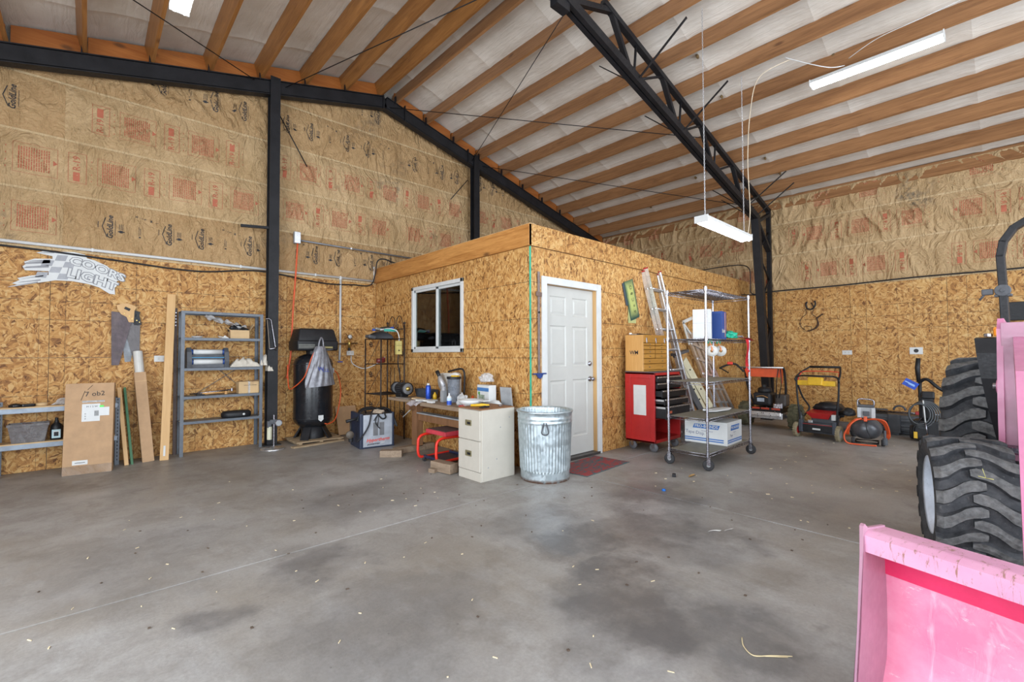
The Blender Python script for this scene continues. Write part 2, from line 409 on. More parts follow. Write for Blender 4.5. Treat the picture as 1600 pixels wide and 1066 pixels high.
# masses behind the boards
wl = senv('wall_left'); wr = senv('wall_right'); wn = senv('wall_near'); wf = senv('wall_front')
il = senv('wall_inner_left'); ir = senv('wall_inner_right'); cl = senv('ceiling')
SID = pm((.35, .33, .30), .6)
b = MB(); b.add([(X0 - .2, YW + .02, -.1), (XW + .2, YW + .02, -.1), (XW + .2, YW + .02, beam_top(XW + .2) + .25), (XR, YW + .02, 5.78), (X0 - .2, YW + .02, beam_top(X0 - .2) + .25)] +
      [(X0 - .2, YW + .2, -.1), (XW + .2, YW + .2, -.1), (XW + .2, YW + .2, beam_top(XW + .2) + .25), (XR, YW + .2, 5.78), (X0 - .2, YW + .2, beam_top(X0 - .2) + .25)],
      [(0, 1, 2, 3, 4), (9, 8, 7, 6, 5), (0, 5, 6, 1), (1, 6, 7, 2), (2, 7, 8, 3), (3, 8, 9, 4), (4, 9, 5, 0)])
b.build('siding', SID, wl)
MB().box(XW + .02, XW + .2, Y0, YW + .02, -.1, 4.2).build('siding', SID, wr)
MB().box(X0 - .2, X0, 3.9, YW + .02, -.1, 4.15).box(X0 - .2, X0, Y0, 3.9, 3.5, 4.15).box(X0 - .2, X0, Y0, -1.5, -.1, 3.5).build('siding', OSB, wn, uv=lambda c: (c.y, c.z))
# OSB sheets
def sheet(parent, a, bb, z0, z1, face, mat=OSB, t=.011, g=.0022):
    """face: function (u, depth) -> x, y ; depth 0 is the room side"""
    m = MB(); vs = []
    for d in (0, t):
        for z in (z0 + g, z1 - g):
            for u in (a + g, bb - g):
                x, y = face(u, d); vs.append((x, y, z))
    m.add(vs, [(0, 1, 3, 2), (4, 6, 7, 5), (0, 4, 5, 1), (2, 3, 7, 6), (0, 2, 6, 4), (1, 5, 7, 3)])
    ox = a
    return m.build('osb_panel', mat, parent, uv=(lambda c: (c.x, c.z)) if abs(face(1, 0)[0] - face(0, 0)[0]) > .5 else (lambda c: (c.y, c.z)))
fW1 = lambda u, d: (u, YW - .011 + d); fW2 = lambda u, d: (XW - .011 + d, u)
fI1 = lambda u, d: (XO + d, u); fI2 = lambda u, d: (u, YO + d)
OT = 2.44
for a, b_ in ((-2.6, -.325), (-.325, 2.115), (2.115, XO)):
    sheet(wl, a, b_, 0, 1.22, fW1); sheet(wl, a, b_, 1.22, OT, fW1)
yy = [Y0, -2.44, -1.22 - .6, -.595, .625, 1.849, 3.05, YO]
for i in range(len(yy) - 1): sheet(wr, yy[i], yy[i + 1], 0, OT, fW2)
# inner (office) walls
WY0, WY1, WZ0, WZ1 = 4.70, 5.955, 1.27, 2.22
for a, b_, z0, z1 in ((YO, WY0, 0, 2.42), (WY0, WY1, 0, WZ0), (WY0, WY1, WZ1, 2.42), (WY1, YW - .012, 0, 2.42)):
    sheet(il, a, b_, z0, z1, fI1, OSBV)
DX0, DX1, DZ = 3.72, 4.70, 2.06
for a, b_, z0, z1 in ((XO + .012, DX0, 0, 2.42), (DX0, DX1, DZ, 2.42), (DX1, 6.1, 0, 2.42), (6.1, 7.32, 0, 2.42), (7.32, 8.4, 0, 2.42), (8.4, XW - .012, 0, 2.66)):
    sheet(ir, a, b_, z0, z1, fI2, OSBV)
sheet(ir, XO - .03, 5.95, 2.42, 2.66, lambda u, d: (u, YO - .02 + d), OSB)
sheet(ir, 5.95, 8.4, 2.42, 2.645, lambda u, d: (u, YO - .02 + d), OSB)
MB().box(XO - .035, XO + .005, YO - .02, YW - .02, 2.42, 2.655, .002).build('header_beam', FIR, il)
MB().box(XO, XO + .09, YO, YW, 2.655, 2.672).build('cap_board', CARDL, il)
sb = MB()
for y in (3.51, 3.9, 4.3, 4.66, 5.96, 6.4, 6.8): sb.box(XO + .012, XO + .1, y, y + .038, .0, 2.4)
sb.build('stud', FIRZ, il, kind='stuff')
# inside of the office: dark room behind the glass
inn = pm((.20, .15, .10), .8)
off = senv('trim_office_deck')
MB().box(XO + .05, XW - .03, YO + .03, YW - .03, 2.42, 2.45).build('deck', CARDL, off)
MB().box(XO + 2.6, XO + 2.65, YO + .1, YW - .03, 0, 2.42).build('partition', inn, off)
cnt = thing('office_counter', 'dark counter inside the room behind the sliding window', 'counter', (4.6, 5.2, 0))
MB().box(-.3, .3, -.9, .9, 0, 1.22).build('cabinet_body', pm((.1, .08, .07), .5), cnt); MB().box(-.33, .33, -.93, .93, 1.22, 1.26).build('counter_top', GRY, cnt)
MB().cyl((4.5, 4.78, 1.262), .03, .25).build('paper_roll', WHT); tag(bpy.data.objects['paper_roll'], 'slim white roll standing behind the window glass', 'roll')

# sliding window
wi = senv('window_1')
fx = XO - .02
m = MB()
for (y0, y1, z0, z1) in ((WY0 - .0, WY1, WZ0, WZ0 + .05), (WY0, WY1, WZ1 - .05, WZ1), (WY0, WY0 + .05, WZ0, WZ1), (WY1 - .05, WY1, WZ0, WZ1)):
    m.box(fx, XO + .06, y0, y1, z0, z1, .004)
m.build('window_frame', WHT, wi)
ym = (WY0 + WY1) / 2
for k, (a, b_, x) in enumerate(((WY0 + .05, ym + .02, XO + .025), (ym - .02, WY1 - .05, XO + .0))):
    s_ = MB()
    for (y0, y1, z0, z1) in ((a, b_, WZ0 + .05, WZ0 + .08), (a, b_, WZ1 - .08, WZ1 - .05), (a, a + .03, WZ0 + .05, WZ1 - .05), (b_ - .03, b_, WZ0 + .05, WZ1 - .05)):
        s_.box(x, x + .02, y0, y1, z0, z1, .002)
    s_.build('sash', WHT, wi)
    MB().box(x + .008, x + .012, a + .02, b_ - .02, WZ0 + .07, WZ1 - .07).build('pane', GLASS, wi)
s_ = MB(); s_.box(XO + .015, XO + .017, ym + .02, WY1 - .08, WZ0 + .08, WZ1 - .08).build('screen', plastic_film('mesh_screen', (.20, .19, .17), .6, (.24, .23, .20), 3), wi)

# door
d = senv('door_1')
m = MB(); ty = YO - .02
for x0, x1, z0, z1 in ((DX0 - .05, DX0 + .03, 0, DZ + .05), (DX1 - .03, DX1 + .05, 0, DZ + .05), (DX0 + .03, DX1 - .03, DZ - .03, DZ + .05)): m.box(x0, x1, ty, YO + .001, z0, z1, .003)
m.build('door_trim', WHT, d)
m = MB(); jd = YO + .10
m.box(DX0, DX0 + .03, YO, jd, .02, DZ - .0).box(DX1 - .03, DX1, YO, jd, .02, DZ).box(DX0 + .03, DX1 - .03, YO, jd, DZ - .03, DZ); m.build('door_jamb', FIRZ, d)
MB().box(DX0, DX1, YO - .03, jd, 0, .03, .004).build('threshold', pm((.10, .09, .085), .4, .6), d)
lx0, lx1, ly = DX0 + .033, DX1 - .033, YO + .055
LZ0, LZ1 = .035, DZ - .033
m = MB(); W = lx1 - lx0; cw = [.115, (W - .115 * 3) / 2, .115, (W - .115 * 3) / 2, .115]; rh = [.22, .70, .20 - .04, .49, .12, .23, .115]
sc_ = (LZ1 - LZ0) / sum(rh); rh = [q * sc_ for q in rh]
px = [lx0]; 
for q in cw: px.append(px[-1] + q)
pz = [LZ0]
for q in rh: pz.append(pz[-1] + q)
for i in range(5):
    for j in range(7):
        x0, x1, z0, z1 = px[i], px[i + 1], pz[j], pz[j + 1]
        if i % 2 == 1 and j % 2 == 1:
            def q(ins, dep): return [(x0 + ins, ly + dep, z0 + ins), (x1 - ins, ly + dep, z0 + ins), (x1 - ins, ly + dep, z1 - ins), (x0 + ins, ly + dep, z1 - ins)]
            rings = q(0, 0) + q(.012, .010) + q(.022, .010) + q(.045, .003)
            fs = [(12, 13, 14, 15)]
            for k in range(3):
                for e in range(4): fs.append((k * 4 + e, k * 4 + (e + 1) % 4, k * 4 + 4 + (e + 1) % 4, k * 4 + 4 + e))
            m.add(rings, fs)
        else: m.add([(x0, ly, z0), (x1, ly, z0), (x1, ly, z1), (x0, ly, z1)], [(0, 1, 2, 3)])
m.box(lx0, lx1, ly + .011, ly + .045, LZ0, LZ1)
m.build('door_leaf', pm((.53, .53, .50), .4, 0, .03, 6, .03), d)
kx = lx1 - .07
MB().lathe([(0, -.065), (.02, -.063), (.027, -.05), (.02, -.035), (.012, -.03), (.012, -.012), (.032, -.01), (.033, 0)], 20, (kx, ly, .93), 'y').build('door_knob', CHROME, d)
MB().lathe([(0, -.022), (.018, -.022), (.022, -.012), (.03, -.01), (.031, 0)], 20, (kx, ly, 1.12), 'y').build('deadbolt', CHROME, d)

# ------------------------------------------------------------------ kraft faced insulation
FLNG = kraft_mat('kraft_flange', (.56, .40, .22), (.66, .49, .28), .3)
def fold(u, v, seed):
    n = noise.noise(Vector((u * 1.1, v * 1.6, seed)))
    a = noise.noise(Vector((u * 5.2 + v * 3.2 * math.sin(seed) + n * 2, v * 1.7 - u * .8, seed + 3)))
    b_ = noise.noise(Vector((u * 11 - v * 4, v * 6 + u * 3, seed + 9)))
    rg = (1 - min(abs(a) * 4.2, 1)) ** 2; rg2 = (1 - min(abs(b_) * 4, 1)) ** 2
    return n * .5 + rg * .75 + rg2 * .22
def batt(parent, place, u0, u1, v0, v1, top, seed, mat, amp, prints, pname):
    """one batt: a crumpled strip; place(u, v, h) -> world point, h towards the room; top(u) clips it under the rafter"""
    L = u1 - u0; H = v1 - v0
    def hgt(u, v):
        e = min(v - v0, v1 - v, u - u0 + .02, u1 - u + .02); wnd = max(0, min(1, e / .07)); s_ = math.sin(PI * max(0, min(1, (v - v0) / H))) if H > 0 else 0
        return .006 + wnd * (.012 * s_ + amp * fold(u, v, seed))
    nu = max(4, int(L / .022)); nv = max(3, int(H / .026))
    if max(top(u0), top((u0 + u1) / 2), top(u1)) <= v0 + .02: return
    def f(a, b_):
        u = u0 + a * L; vt = max(min(v1, top(u)), v0 + .001); v = v0 + (vt - v0) * b_
        return place(u, v, hgt(u, v))
    m = MB().grid(f, nu, nv)
    o = m.build('insulation_batt', mat, parent, uv=lambda c: (0, 0))
    # stapled flange along the bottom seam
    ff = MB().grid(lambda a, b_: place(u0 + a * L, v0 - .012 + .024 * b_, .016 + .004 * math.sin(a * L * 9 + seed) ), max(4, int(L / .08)), 1)
    ff.build('paper_flange', FLNG, o, uv=lambda c: (0, 0))
    if not prints: return
    p = MB(); sf = lambda u, v: place(u, v, hgt(u, v) + .0035)
    inside = lambda u, v: u0 + .01 < u < u1 - .01 and v0 + .01 < v < min(v1, top(u)) - .015
    def R_(a0, a1, b0, b1, nu_=None, nv_=None):
        if inside(a0, b0) and inside(a1, b1) and inside(a0, b1) and inside(a1, b0):
            rect(p, a0, a1, b0, b1, sf, max(1, int((a1 - a0) / .03)), max(1, int((b1 - b0) / .03)))
    vm = v0 + .32 if pname != 'gold' else v0 + .33
    if pname == 'red':
        k0 = prints
        c = k0 - .67 * 12
        while c < u1 + .5:
            if inside(c - .09, vm - .17) and inside(c + .09, vm + .15):
                for q in (-.075, .075): R_(c + q - .002, c + q + .002, vm - .17, vm + .17)
                R_(c - .075, c + .075, vm + .166, vm + .170); R_(c - .075, c + .075, vm - .17, vm - .166)
                R_(c - .035, c + .02, vm + .03, vm + .13) if seed % 2 else R_(c - .035, c + .02, vm - .15, vm - .05)
                text(p, 'R-19', c - .005, vm - .07 if seed % 2 else vm + .05, .085, sf, PI / 2, .012)
            bx = c + .34
            if inside(bx - .16, vm - .13) and inside(bx + .14, vm + .13):
                for q in (-.17, .17): R_(bx + q - .0015, bx + q + .0015, vm - .16, vm + .16)
                R_(bx - .17, bx + .17, vm + .158, vm + .161); R_(bx - .17, bx + .17, vm - .161, vm - .158)
                for k in range(13):
                    x = bx - .13 + k * .019; y = vm - .12
                    while y < vm + .12:
                        ln_ = rr(.015, .05)
                        R_(x, x + .009, y, min(y + ln_, vm + .125)); y += ln_ + .006
                x = bx + .135
                p.add([sf(x, vm - .03), sf(x + .035, vm), sf(x, vm + .03)], [(0, 1, 2)])
            for q in range(4): R_(c + .115, c + .122, vm - .13 + q * .075, vm - .115 + q * .075)
            c += .67
    else:
        c = prints - .9 * 4; k = 0
        while c < u1 + .5:
            for cc in (c, c + .34):
                if inside(cc - .06, vm - .13) and inside(cc + .12, vm + .13):
                    text(p, 'GoldLine', cc + .02, vm, .075, sf, PI / 2, .022, .25)
                    for a0, b0, a1, b1 in ((cc - .025, vm + .11, cc - .055, vm), (cc - .055, vm, cc - .012, vm - .12)):
                        for q in range(5):
                            ta, tb = q / 5, (q + 1) / 5
                            pa = (a0 + (a1 - a0) * ta, b0 + (b1 - b0) * ta); pb = (a0 + (a1 - a0) * tb, b0 + (b1 - b0) * tb)
                            p.add([sf(*pa), sf(pa[0] + .008, pa[1]), sf(pb[0] + .008, pb[1]), sf(*pb)], [(0, 1, 2, 3)])
                    R_(cc - .09, cc - .084, vm - .02, vm + .05)
                    R_(cc + .062, cc + .066, vm - .09, vm + .09)
                    s2 = -1 if seed % 2 == 0 else 1
                    R_(cc + s2 * .11 - .008, cc + s2 * .11 + .022, vm - .055, vm - .025); R_(cc + s2 * .11 - .022, cc + s2 * .11 + .04, vm - .046, vm - .034)
                    for q in range(3): R_(cc + s2 * .11 - .012 + q * .016, cc + s2 * .11 - .007 + q * .016, vm - .015, vm + .05)
            if inside(c + .5, vm - .1) and inside(c + .75, vm + .1):
                for q, ch in enumerate('8-19 M 1'): 
                    if ch != ' ': text(p, ch, c + .60 + q * .028, vm + .17 - q * .006, .035, sf, PI / 2, .01)
                R_(c + .62, c + .624, vm - .06, vm + .05); R_(c + .635, c + .639, vm - .05, vm + .03)
                R_(c + .62, c + .64, vm - .085, vm - .07)
            c += .9
    if p.v: p.build('printed_lettering', INKR if pname == 'red' else INK, o, uv=lambda c: (0, 0))
topW1 = lambda u: beam_top(u) - .02
pl1 = lambda u, v, h: (u, YW + .01 - h - .012, v)
rows = [(2.42, 3.05), (3.05, 3.67), (3.67, 4.30), (4.30, 4.92), (4.92, 5.55)]
spans = [(-2.6, -1.2), (-1.2, -.24), (-.24, 1.86), (1.86, 3.9), (3.9, 5.45), (5.45, 7.2), (7.2, 9.68)]
for ri, (v0, v1) in enumerate(rows):
    for si, (u0, u1) in enumerate(spans):
        seed = 11 * ri + si * 3 + 1
        red = ri in (1, 2)
        if si == 1: red = ri in (0, 1)
        if ri == 3 and si == 2: red = False
        rough_ = .030 + (.028 if (si == 2 and ri >= 3) or (si == 5) else 0) + (.012 if si in (3, 4) else 0)
        if u0 >= 3.5 and ri == 0 and u0 > 9: continue
        ph = (.08 if ri == 2 else -.11) if red else ((-.2 + .9 * 4) if ri == 0 else (.28 if ri == 3 else 3.4))
        if not red: ph = -.2 if ri == 0 else (2.08 if ri == 3 else 2.6)
        batt(wl, pl1, u0, u1, v0, v1, topW1, seed, KRAFT if red else KRAFT2, rough_, ph + (4 if red else 0), 'red' if red else 'gold')
pl2 = lambda u, v, h: (XW + .01 - h - .012, u, v)
rows2 = [(2.42, 3.10), (3.10, 3.70), (3.70, 4.20)]
for ri, (v0, v1) in enumerate(rows2):
    for si, (u0, u1) in enumerate(((-3.6, -.9), (-.9, .75), (.75, 2.95), (2.95, 5.0), (5.0, 7.1))):
        seed = 101 + 12 * ri + si * 5
        batt(wr, pl2, u0, u1, v0, v1, lambda u: 4.185, seed, KRAFT, .030 + (.022 if si >= 3 or (si == 2 and ri == 1) else 0) + .006 * ri, (.48, .68, .56)[ri], 'red')

# ------------------------------------------------------------------ ceiling: facing sheets, purlins, blocking
PH = .235
def liner_sheet(side, y0, y1):
    xa, xb = (X0, XR) if side < 0 else (XR, XW)
    def f(a, b_):
        x = xa + (xb - xa) * a; y = y0 + (y1 - y0) * b_
        k = abs(x - 3.75) / .594 if side > 0 else abs(x - 3.48) / .594
        ph = k - math.floor(k)
        e = min(b_, 1 - b_) * (y1 - y0)
        z = beam_top(x) + PH + .006 + .022 * math.sin(PI * ph) + .012 * noise.noise(Vector((x * 1.5, y * .9, 3))) + (.0 if e > .03 else -.012)
        return (x, y, z)
    MB().grid(f, 150, 14).build('facing_sheet', LINER, cl, uv=lambda c: (0, 0))
yb = [Y0, -2.3, -1.05, .2, 1.45, 2.7, 3.95, 5.2, 6.45, YW + .02]
for i in range(len(yb) - 1):
    for sd in (-1, 1): liner_sheet(sd, yb[i], yb[i + 1])
MB().add([(X0 - .3, Y0, beam_top(X0 - .3) + .3), (XR, Y0, 5.83), (XW + .3, Y0, beam_top(XW + .3) + .3), (X0 - .3, YW + .2, beam_top(X0 - .3) + .3), (XR, YW + .2, 5.83), (XW + .3, YW + .2, beam_top(XW + .3) + .3)], [(0, 1, 4, 3), (1, 2, 5, 4)]).build('roof_deck', SID, cl)
pxs = [3.75 + .594 * k for k in range(10)] + [XW - .03]; pxl = [3.48 - .594 * k for k in range(11)]
def purlin(x, m_):
    th = .038; y = Y0; sgn = 1 if x > XR else -1
    b0 = MB(); n = 40
    tl = math.atan(.25) * sgn
    def ring(y):
        wv = .004 * noise.noise(Vector((x, y * .7, 5)))
        cx, cz = x + wv, beam_top(x)
        out = []
        for dx, dz in ((-th / 2, 0), (th / 2, 0), (th / 2, PH), (-th / 2, PH)):
            out.append((cx + dx * math.cos(tl) + dz * math.sin(tl), y, cz + dz * math.cos(tl) - dx * math.sin(tl)))
        return out
    vs = []
    for i in range(n + 1): vs += ring(Y0 + (YW - .03 - Y0) * i / n)
    fs = [(0, 1, 2, 3), (n * 4 + 3, n * 4 + 2, n * 4 + 1, n * 4)]
    for i in range(n):
        for e in range(4): fs.append((i * 4 + e, i * 4 + 4 + e, i * 4 + 4 + (e + 1) % 4, i * 4 + (e + 1) % 4))
    b0.add(vs, fs).build('purlin', m_, cl)
for x in pxs: purlin(x, PURR)
for x in pxl: purlin(x, PURL)
for k in range(16):
    x = XR + rr(.8, 5.6); y = rnd.choice(yb[2:8]) + rr(-.05, .05)
    MB().bm((lambda b_: (bmesh.ops.create_icosphere(b_, subdivisions=2, radius=1), [setattr(v, 'co', Vector((v.co.x * .03, v.co.y * .018, v.co.z * .03)) * (1 + .5 * noise.noise(v.co * 3 + Vector((k, 0, 0))))) for v in b_.verts], b_)[2])(bmesh.new())).tf().build('torn_tuft', pm((.16, .10, .04), .9, 0, .4, 30), cl).location = (x, y, beam_top(x) + PH - .005)
# blocking between purlins over the gable beam
allx = sorted(pxs + pxl)
for a, b_ in zip(allx[:-1], allx[1:]):
    if b_ - a < .3: continue
    za, zb = beam_top(a + .02), beam_top(b_ - .02); y0, y1 = 7.02, 7.058
    if a < XR < b_: continue
    MB().add([(a + .02, y0, za), (b_ - .02, y0, zb), (b_ - .02, y0, zb + PH), (a + .02, y0, za + PH), (a + .02, y1, za), (b_ - .02, y1, zb), (b_ - .02, y1, zb + PH), (a + .02, y1, za + PH)],
             [(0, 1, 2, 3), (7, 6, 5, 4), (0, 4, 5, 1), (3, 2, 6, 7), (0, 3, 7, 4), (1, 5, 6, 2)]).build('blocking', BLOCK, cl)

# ------------------------------------------------------------------ steel frames
g = thing('gable_frame', 'black steel gable rafter and its posts against the insulated wall', 'steel frame', (0, 6.97, 0))
def ibeam(m, p, q, w, h, t=.012, upv=(0, 0, 1)):
    """wide flange: webs and two flanges, flange width w, depth h"""
    p, q = Vector(p), Vector(q); z = (q - p).normalized(); x = Vector(upv).cross(z).normalized(); y = z.cross(x)
    for s_ in (-1, 1): m.bar(p + y * s_ * (h / 2 - t / 2), q + y * s_ * (h / 2 - t / 2), w, t, upv)
    m.bar(p, q, t, h - t, upv)
dz = .107
for sgn, xe in ((-1, X0), (1, XW - .1)):
    m = MB(); ibeam(m, (XR, 0, 5.53 - dz), (xe, 0, beam_top(xe) - dz), .12, .205); m.bar((XR, -.052, 5.53 - dz), (xe, -.052, beam_top(xe) - dz), .008, .16)
    m.build('rafter', STEEL, g)
for x in (1.865, 5.45):
    m = MB(); zt = beam_top(x) + .03; ibeam(m, (x, -.02, 0), (x, -.02, zt), .13, .13, .012, (0, 1, 0)); m.build('post', STEEL, g)
    MB().box(x - .11, x + .11, -.12, .08, 0, .015).build('base_plate', STEEL, g)
MB().bar((1.46, -.06, 2.97), (1.80, -.06, 3.0), .035, .035).build('stub_bracket', STEEL, g)
for x in (3.50, 3.9, 5.25):
    MB().bar((x, -.06, beam_top(x) - .22), (x, -.06, beam_top(x) + .04), .012, .05).build('clip_plate', STEEL, g)
for x in pxl[1:7] + pxs[:8]:
    MB().cbox((x - .03, -.065, beam_top(x) + .03), (.012, .04, .13)).build('purlin_clip', STEEL, g)

YT = 3.09
def truss(y, label):
    t = thing('roof_truss', label, 'roof truss', (0, y, 0))
    for sg in (1, -1):
        fx_ = lambda x: XR + sg * (x - XR)
        bz = lambda x: 4.94 - .236 * (x - 3.75)
        tz = lambda x: beam_top(x) - .035
        ang = [3.62, 8.98]
        m = MB()
        for o in (-.035, .035): m.bar((fx_(3.6), o, bz(3.6)), (fx_(8.98), o, bz(8.98)), .052, .10)
        m.bar((fx_(3.6), 0, bz(3.6) + .05), (fx_(8.98), 0, bz(8.98) + .05), .12, .012)
        m.build('bottom_chord', STEEL, t)
        m = MB(); m.bar((fx_(4.3), 0, tz(4.3)), (fx_(9.6), 0, tz(9.6)), .07, .065); m.build('top_chord', STEEL, t)
        MB().bar((fx_(4.44), 0, tz(4.44)), (fx_(3.72), 0, bz(3.7) + .06), .06, .06).build('web_bar', STEEL, t)
        T = [4.46, 5.62, 6.76, 7.91]; B = [4.93, 6.08, 7.2, 8.35]
        for i in range(4):
            m = MB(); m.bar((fx_(T[i]), 0, tz(T[i])), (fx_(B[i] - .06), 0, bz(B[i] - .06)), .06, .05); m.build('web_bar', STEEL, t)
            m = MB(); m.tube([(fx_(B[i]), 0, bz(B[i])), (fx_(B[i] + .06), 0, tz(B[i] + .06))], .016); m.build('web_rod', STEEL, t)
            nx = T[i + 1] if i < 3 else 9.0
            m = MB(); m.tube([(fx_(B[i] + .03), 0, bz(B[i])), (fx_(nx), 0, tz(nx))], .017); m.build('web_rod', STEEL, t)
        for bx in (B[0] + .03, B[1] + .03, B[3] + .1, 8.85):
            for s_ in ((-1, 1)):
                MB().bar((fx_(bx), s_ * .04, bz(bx) - .01), (fx_(bx + .12), s_ * .62, beam_top(bx + .12) + .03), .03, .012).build('knee_brace', STEEL, t)
        # tapered column
        MB().bar((fx_(8.92), 0, 3.72), (fx_(9.40), 0, 0), .13, .11).build('inner_column', STEEL, t)
        MB().bar((fx_(9.60), 0, 0), (fx_(9.60), 0, 4.02), .07, .07, (0, 1, 0)).build('outer_column', STEEL, t)
        zz = [3.95, 3.55, 3.1, 2.65, 2.2, 1.7, 1.2, .7]
        inx = lambda z: 9.40 - .48 * z / 3.72
        MB().bar((fx_(8.95), 0, 3.64), (fx_(9.58), 0, 3.9), .09, .05).bar((fx_(8.95), 0, 3.68), (fx_(9.58), 0, 3.2), .09, .05).build('haunch_bar', STEEL, t)
        for k in range(1, len(zz) - 1):
            a, b_ = ((9.58, zz[k]), (inx(zz[k + 1]), zz[k + 1])) if k % 2 else ((inx(zz[k]), zz[k]), (9.58, zz[k + 1]))
            MB().tube([(fx_(a[0]), 0, a[1]), (fx_(b_[0]), 0, b_[1])], .017).build('lacing_bar', STEEL, t)
        MB().box(min(fx_(9.28), fx_(9.68)), max(fx_(9.28), fx_(9.68)), -.1, .1, 0, .015).build('base_plate', STEEL, t)
    MB().box(XR - .0 - .10, XR + .10, -.05, .05, 4.83, 5.45, .004).build('ridge_plate', STEEL, t)
    return t
truss(YT, 'black steel open web truss sloping down to its column by the inner wall')

# sway rods
def rod(label, pts, r=.006, name='tie_rod', mat=STEEL, n=6):
    o = MB().tube(pts, r, n).build(name, mat); return tag(o, label, 'tie rod', None)
rod('thin steel tie rod crossing under the roof from the ridge to the truss', [(3.62, 6.92, 5.36), (7.0, 3.15, 4.60)])
rod('thin steel tie rod crossing under the roof down to the gable rafter', [(3.95, 3.15, 5.3), (5.35, 6.92, 4.95)])
rod('thin steel tie rod from the gable post top towards the upper left', [(2.0, 6.9, 5.05), (3.3, 3.2, 5.15)])
rod('thin steel tie rod running up left from the gable rafter beside the lit tube', [(1.6, 6.9, 5.0), (-1.4, 4.0, 4.2)])
rod('thin steel tie rod running from the right gable post towards the truss column', [(5.6, 6.92, 4.92), (9.2, 3.2, 4.0)])
rod('short diagonal rod in front of the insulation right of the tall post', [(1.95, 7.05, 4.72), (2.35, 7.05, 4.05)], .008)
rod('short diagonal rod with a turnbuckle left of the short post', [(4.95, 7.05, 4.15), (5.35, 7.05, 4.62)], .008)
# ------------------------------------------------------------------ lights that hang or lie under the roof
def tube_light(label, loc, rz, L=1.22, chains=(), n=2, shine=True, power=0):
    t = thing('fluorescent_fixture', label, 'light fixture', loc, rz, 'fluorescent tube fixtures')
    m = MB(); m.add([(-L / 2, -.06, .045), (L / 2, -.06, .045), (L / 2, .06, .045), (-L / 2, .06, .045), (-L / 2, -.075, 0), (L / 2, -.075, 0), (L / 2, .075, 0), (-L / 2, .075, 0)],
        [(0, 1, 2, 3), (0, 4, 5, 1), (3, 2, 6, 7), (4, 7, 6, 5)])
    m.build('housing', WHT, t)
    for x in (-L / 2, L / 2): MB().box(x - .006, x + .006, -.075, .075, -.028, .047, .002).build('end_cap', WHT, t)
    for y in (-.038, .038)[:n]:
        MB().lathe([(0, -L / 2 + .01), (.0165, -L / 2 + .012), (.0165, L / 2 - .012), (0, L / 2 - .01)], 12, (0, y, -.02), 'x').build('tube', LAMP, t)
    for i, (cx, h) in enumerate(chains):
        m = MB(); k = 0; z = .045
        while z < h:
            a = 0 if k % 2 else PI / 2
            m.tube([(cx + .006 * math.cos(a) * math.sin(q), .006 * math.sin(a) * math.sin(q), z + .014 + .014 * math.cos(q)) for q in [2 * PI * j / 6 for j in range(6)]], .0022, 4, True)
            z += .022; k += 1
        m.build('chain', ALU, t)
    return t
tube_light('lit tube fixture hanging on two long chains in front of the right wall', (5.36, 2.18, 2.66), 0, chains=((-.52, 2.32), (.55, 2.02)))
tube_light('lit tube fixture fixed close under the purlins at the upper right', (6.62, 1.0, 4.60), R(90), chains=())
tube_light('lit tube fixture cut by the top edge of the frame at the left', (.55, 4.40, 4.36), R(90), chains=((-.5, .46), (.5, .46)))
tube_light('lit tube fixture above the frame close to the roof facing at right', (5.3, -.25, 4.94), R(90))
def cable(name, label, pts, r, mat, cat='cable', group=None, k=8, n=6):
    o = MB().tube(spline(pts, k), r, n).build(name, mat); return tag(o, label, cat, group)
CREAM = pm((.62, .52, .38), .6)
cable('lamp_cord', 'cream cord hanging beside the right chain of the hung fixture', [(5.92, 2.14, 2.70), (5.95, 2.12, 3.0), (5.93, 2.13, 3.6), (5.95, 2.1, 4.2), (5.98, 2.0, 4.62), (6.15, 1.7, 4.78)], .005, CREAM)
cable('lamp_cord', 'white cord looping along the purlin to the upper right fixture', [(6.1, 1.75, 4.80), (6.25, 1.5, 4.66), (6.4, 1.35, 4.62), (6.55, 1.25, 4.66)], .005, WHT)
cable('lamp_cord', 'white cord sagging above the upper right fixture', [(6.5, 1.2, 4.7), (6.35, .9, 4.72), (6.3, .5, 4.72), (6.3, .1, 4.76), (6.2, -.3, 4.80)], .004, WHT)
# ------------------------------------------------------------------ pipes and wiring on the walls
zt = 2.455
o = thing('air_pipe', 'white plastic air pipe running along the top of the boards to the corner', 'pipe', (0, YW - .03, zt))
MB().tube([(-2.5, 0, 0), (3.42, 0, 0)], .018, 10).build('pipe_run', WHT, o)
MB().tube([(3.42, 0, 0), (3.45, 0, .0), (3.46, 0, .03), (3.46, 0, .24)], .014, 10).build('riser', WHT, o)
MB().tube([(2.9, 0, -.01), (2.9, 0, -1.02), (2.89, 0, -1.3)], .016, 10).build('drop_pipe', WHT, o)
MB().cyl((2.9, 0, -.03), .022, .05).build('tee_fitting', WHT, o)
MB().box(2.86, 2.94, -.015, .01, -1.335, -1.32, .002).build('valve_handle', BLUE, o)
for x in (-1.5, .0, 1.5, 2.5): MB().box(x, x + .02, -.018, .02, -.02, .02, .002).build('pipe_clip', WHT, o)
cable('black_cable', 'black cable sagging just below the white pipe', [(-2.5, 7.12, 2.40), (-.7, 7.12, 2.40), (.1, 7.12, 2.37), (1.0, 7.12, 2.33), (1.75, 7.12, 2.42), (2.6, 7.12, 2.34), (3.1, 7.12, 2.36), (3.38, 7.1, 2.38), (3.42, 7.0, 2.55), (3.43, 6.95, 2.75), (3.52, 6.9, 2.80), (3.75, 6.9, 2.76), (4.3, 6.9, 2.76)], .011, BLK)
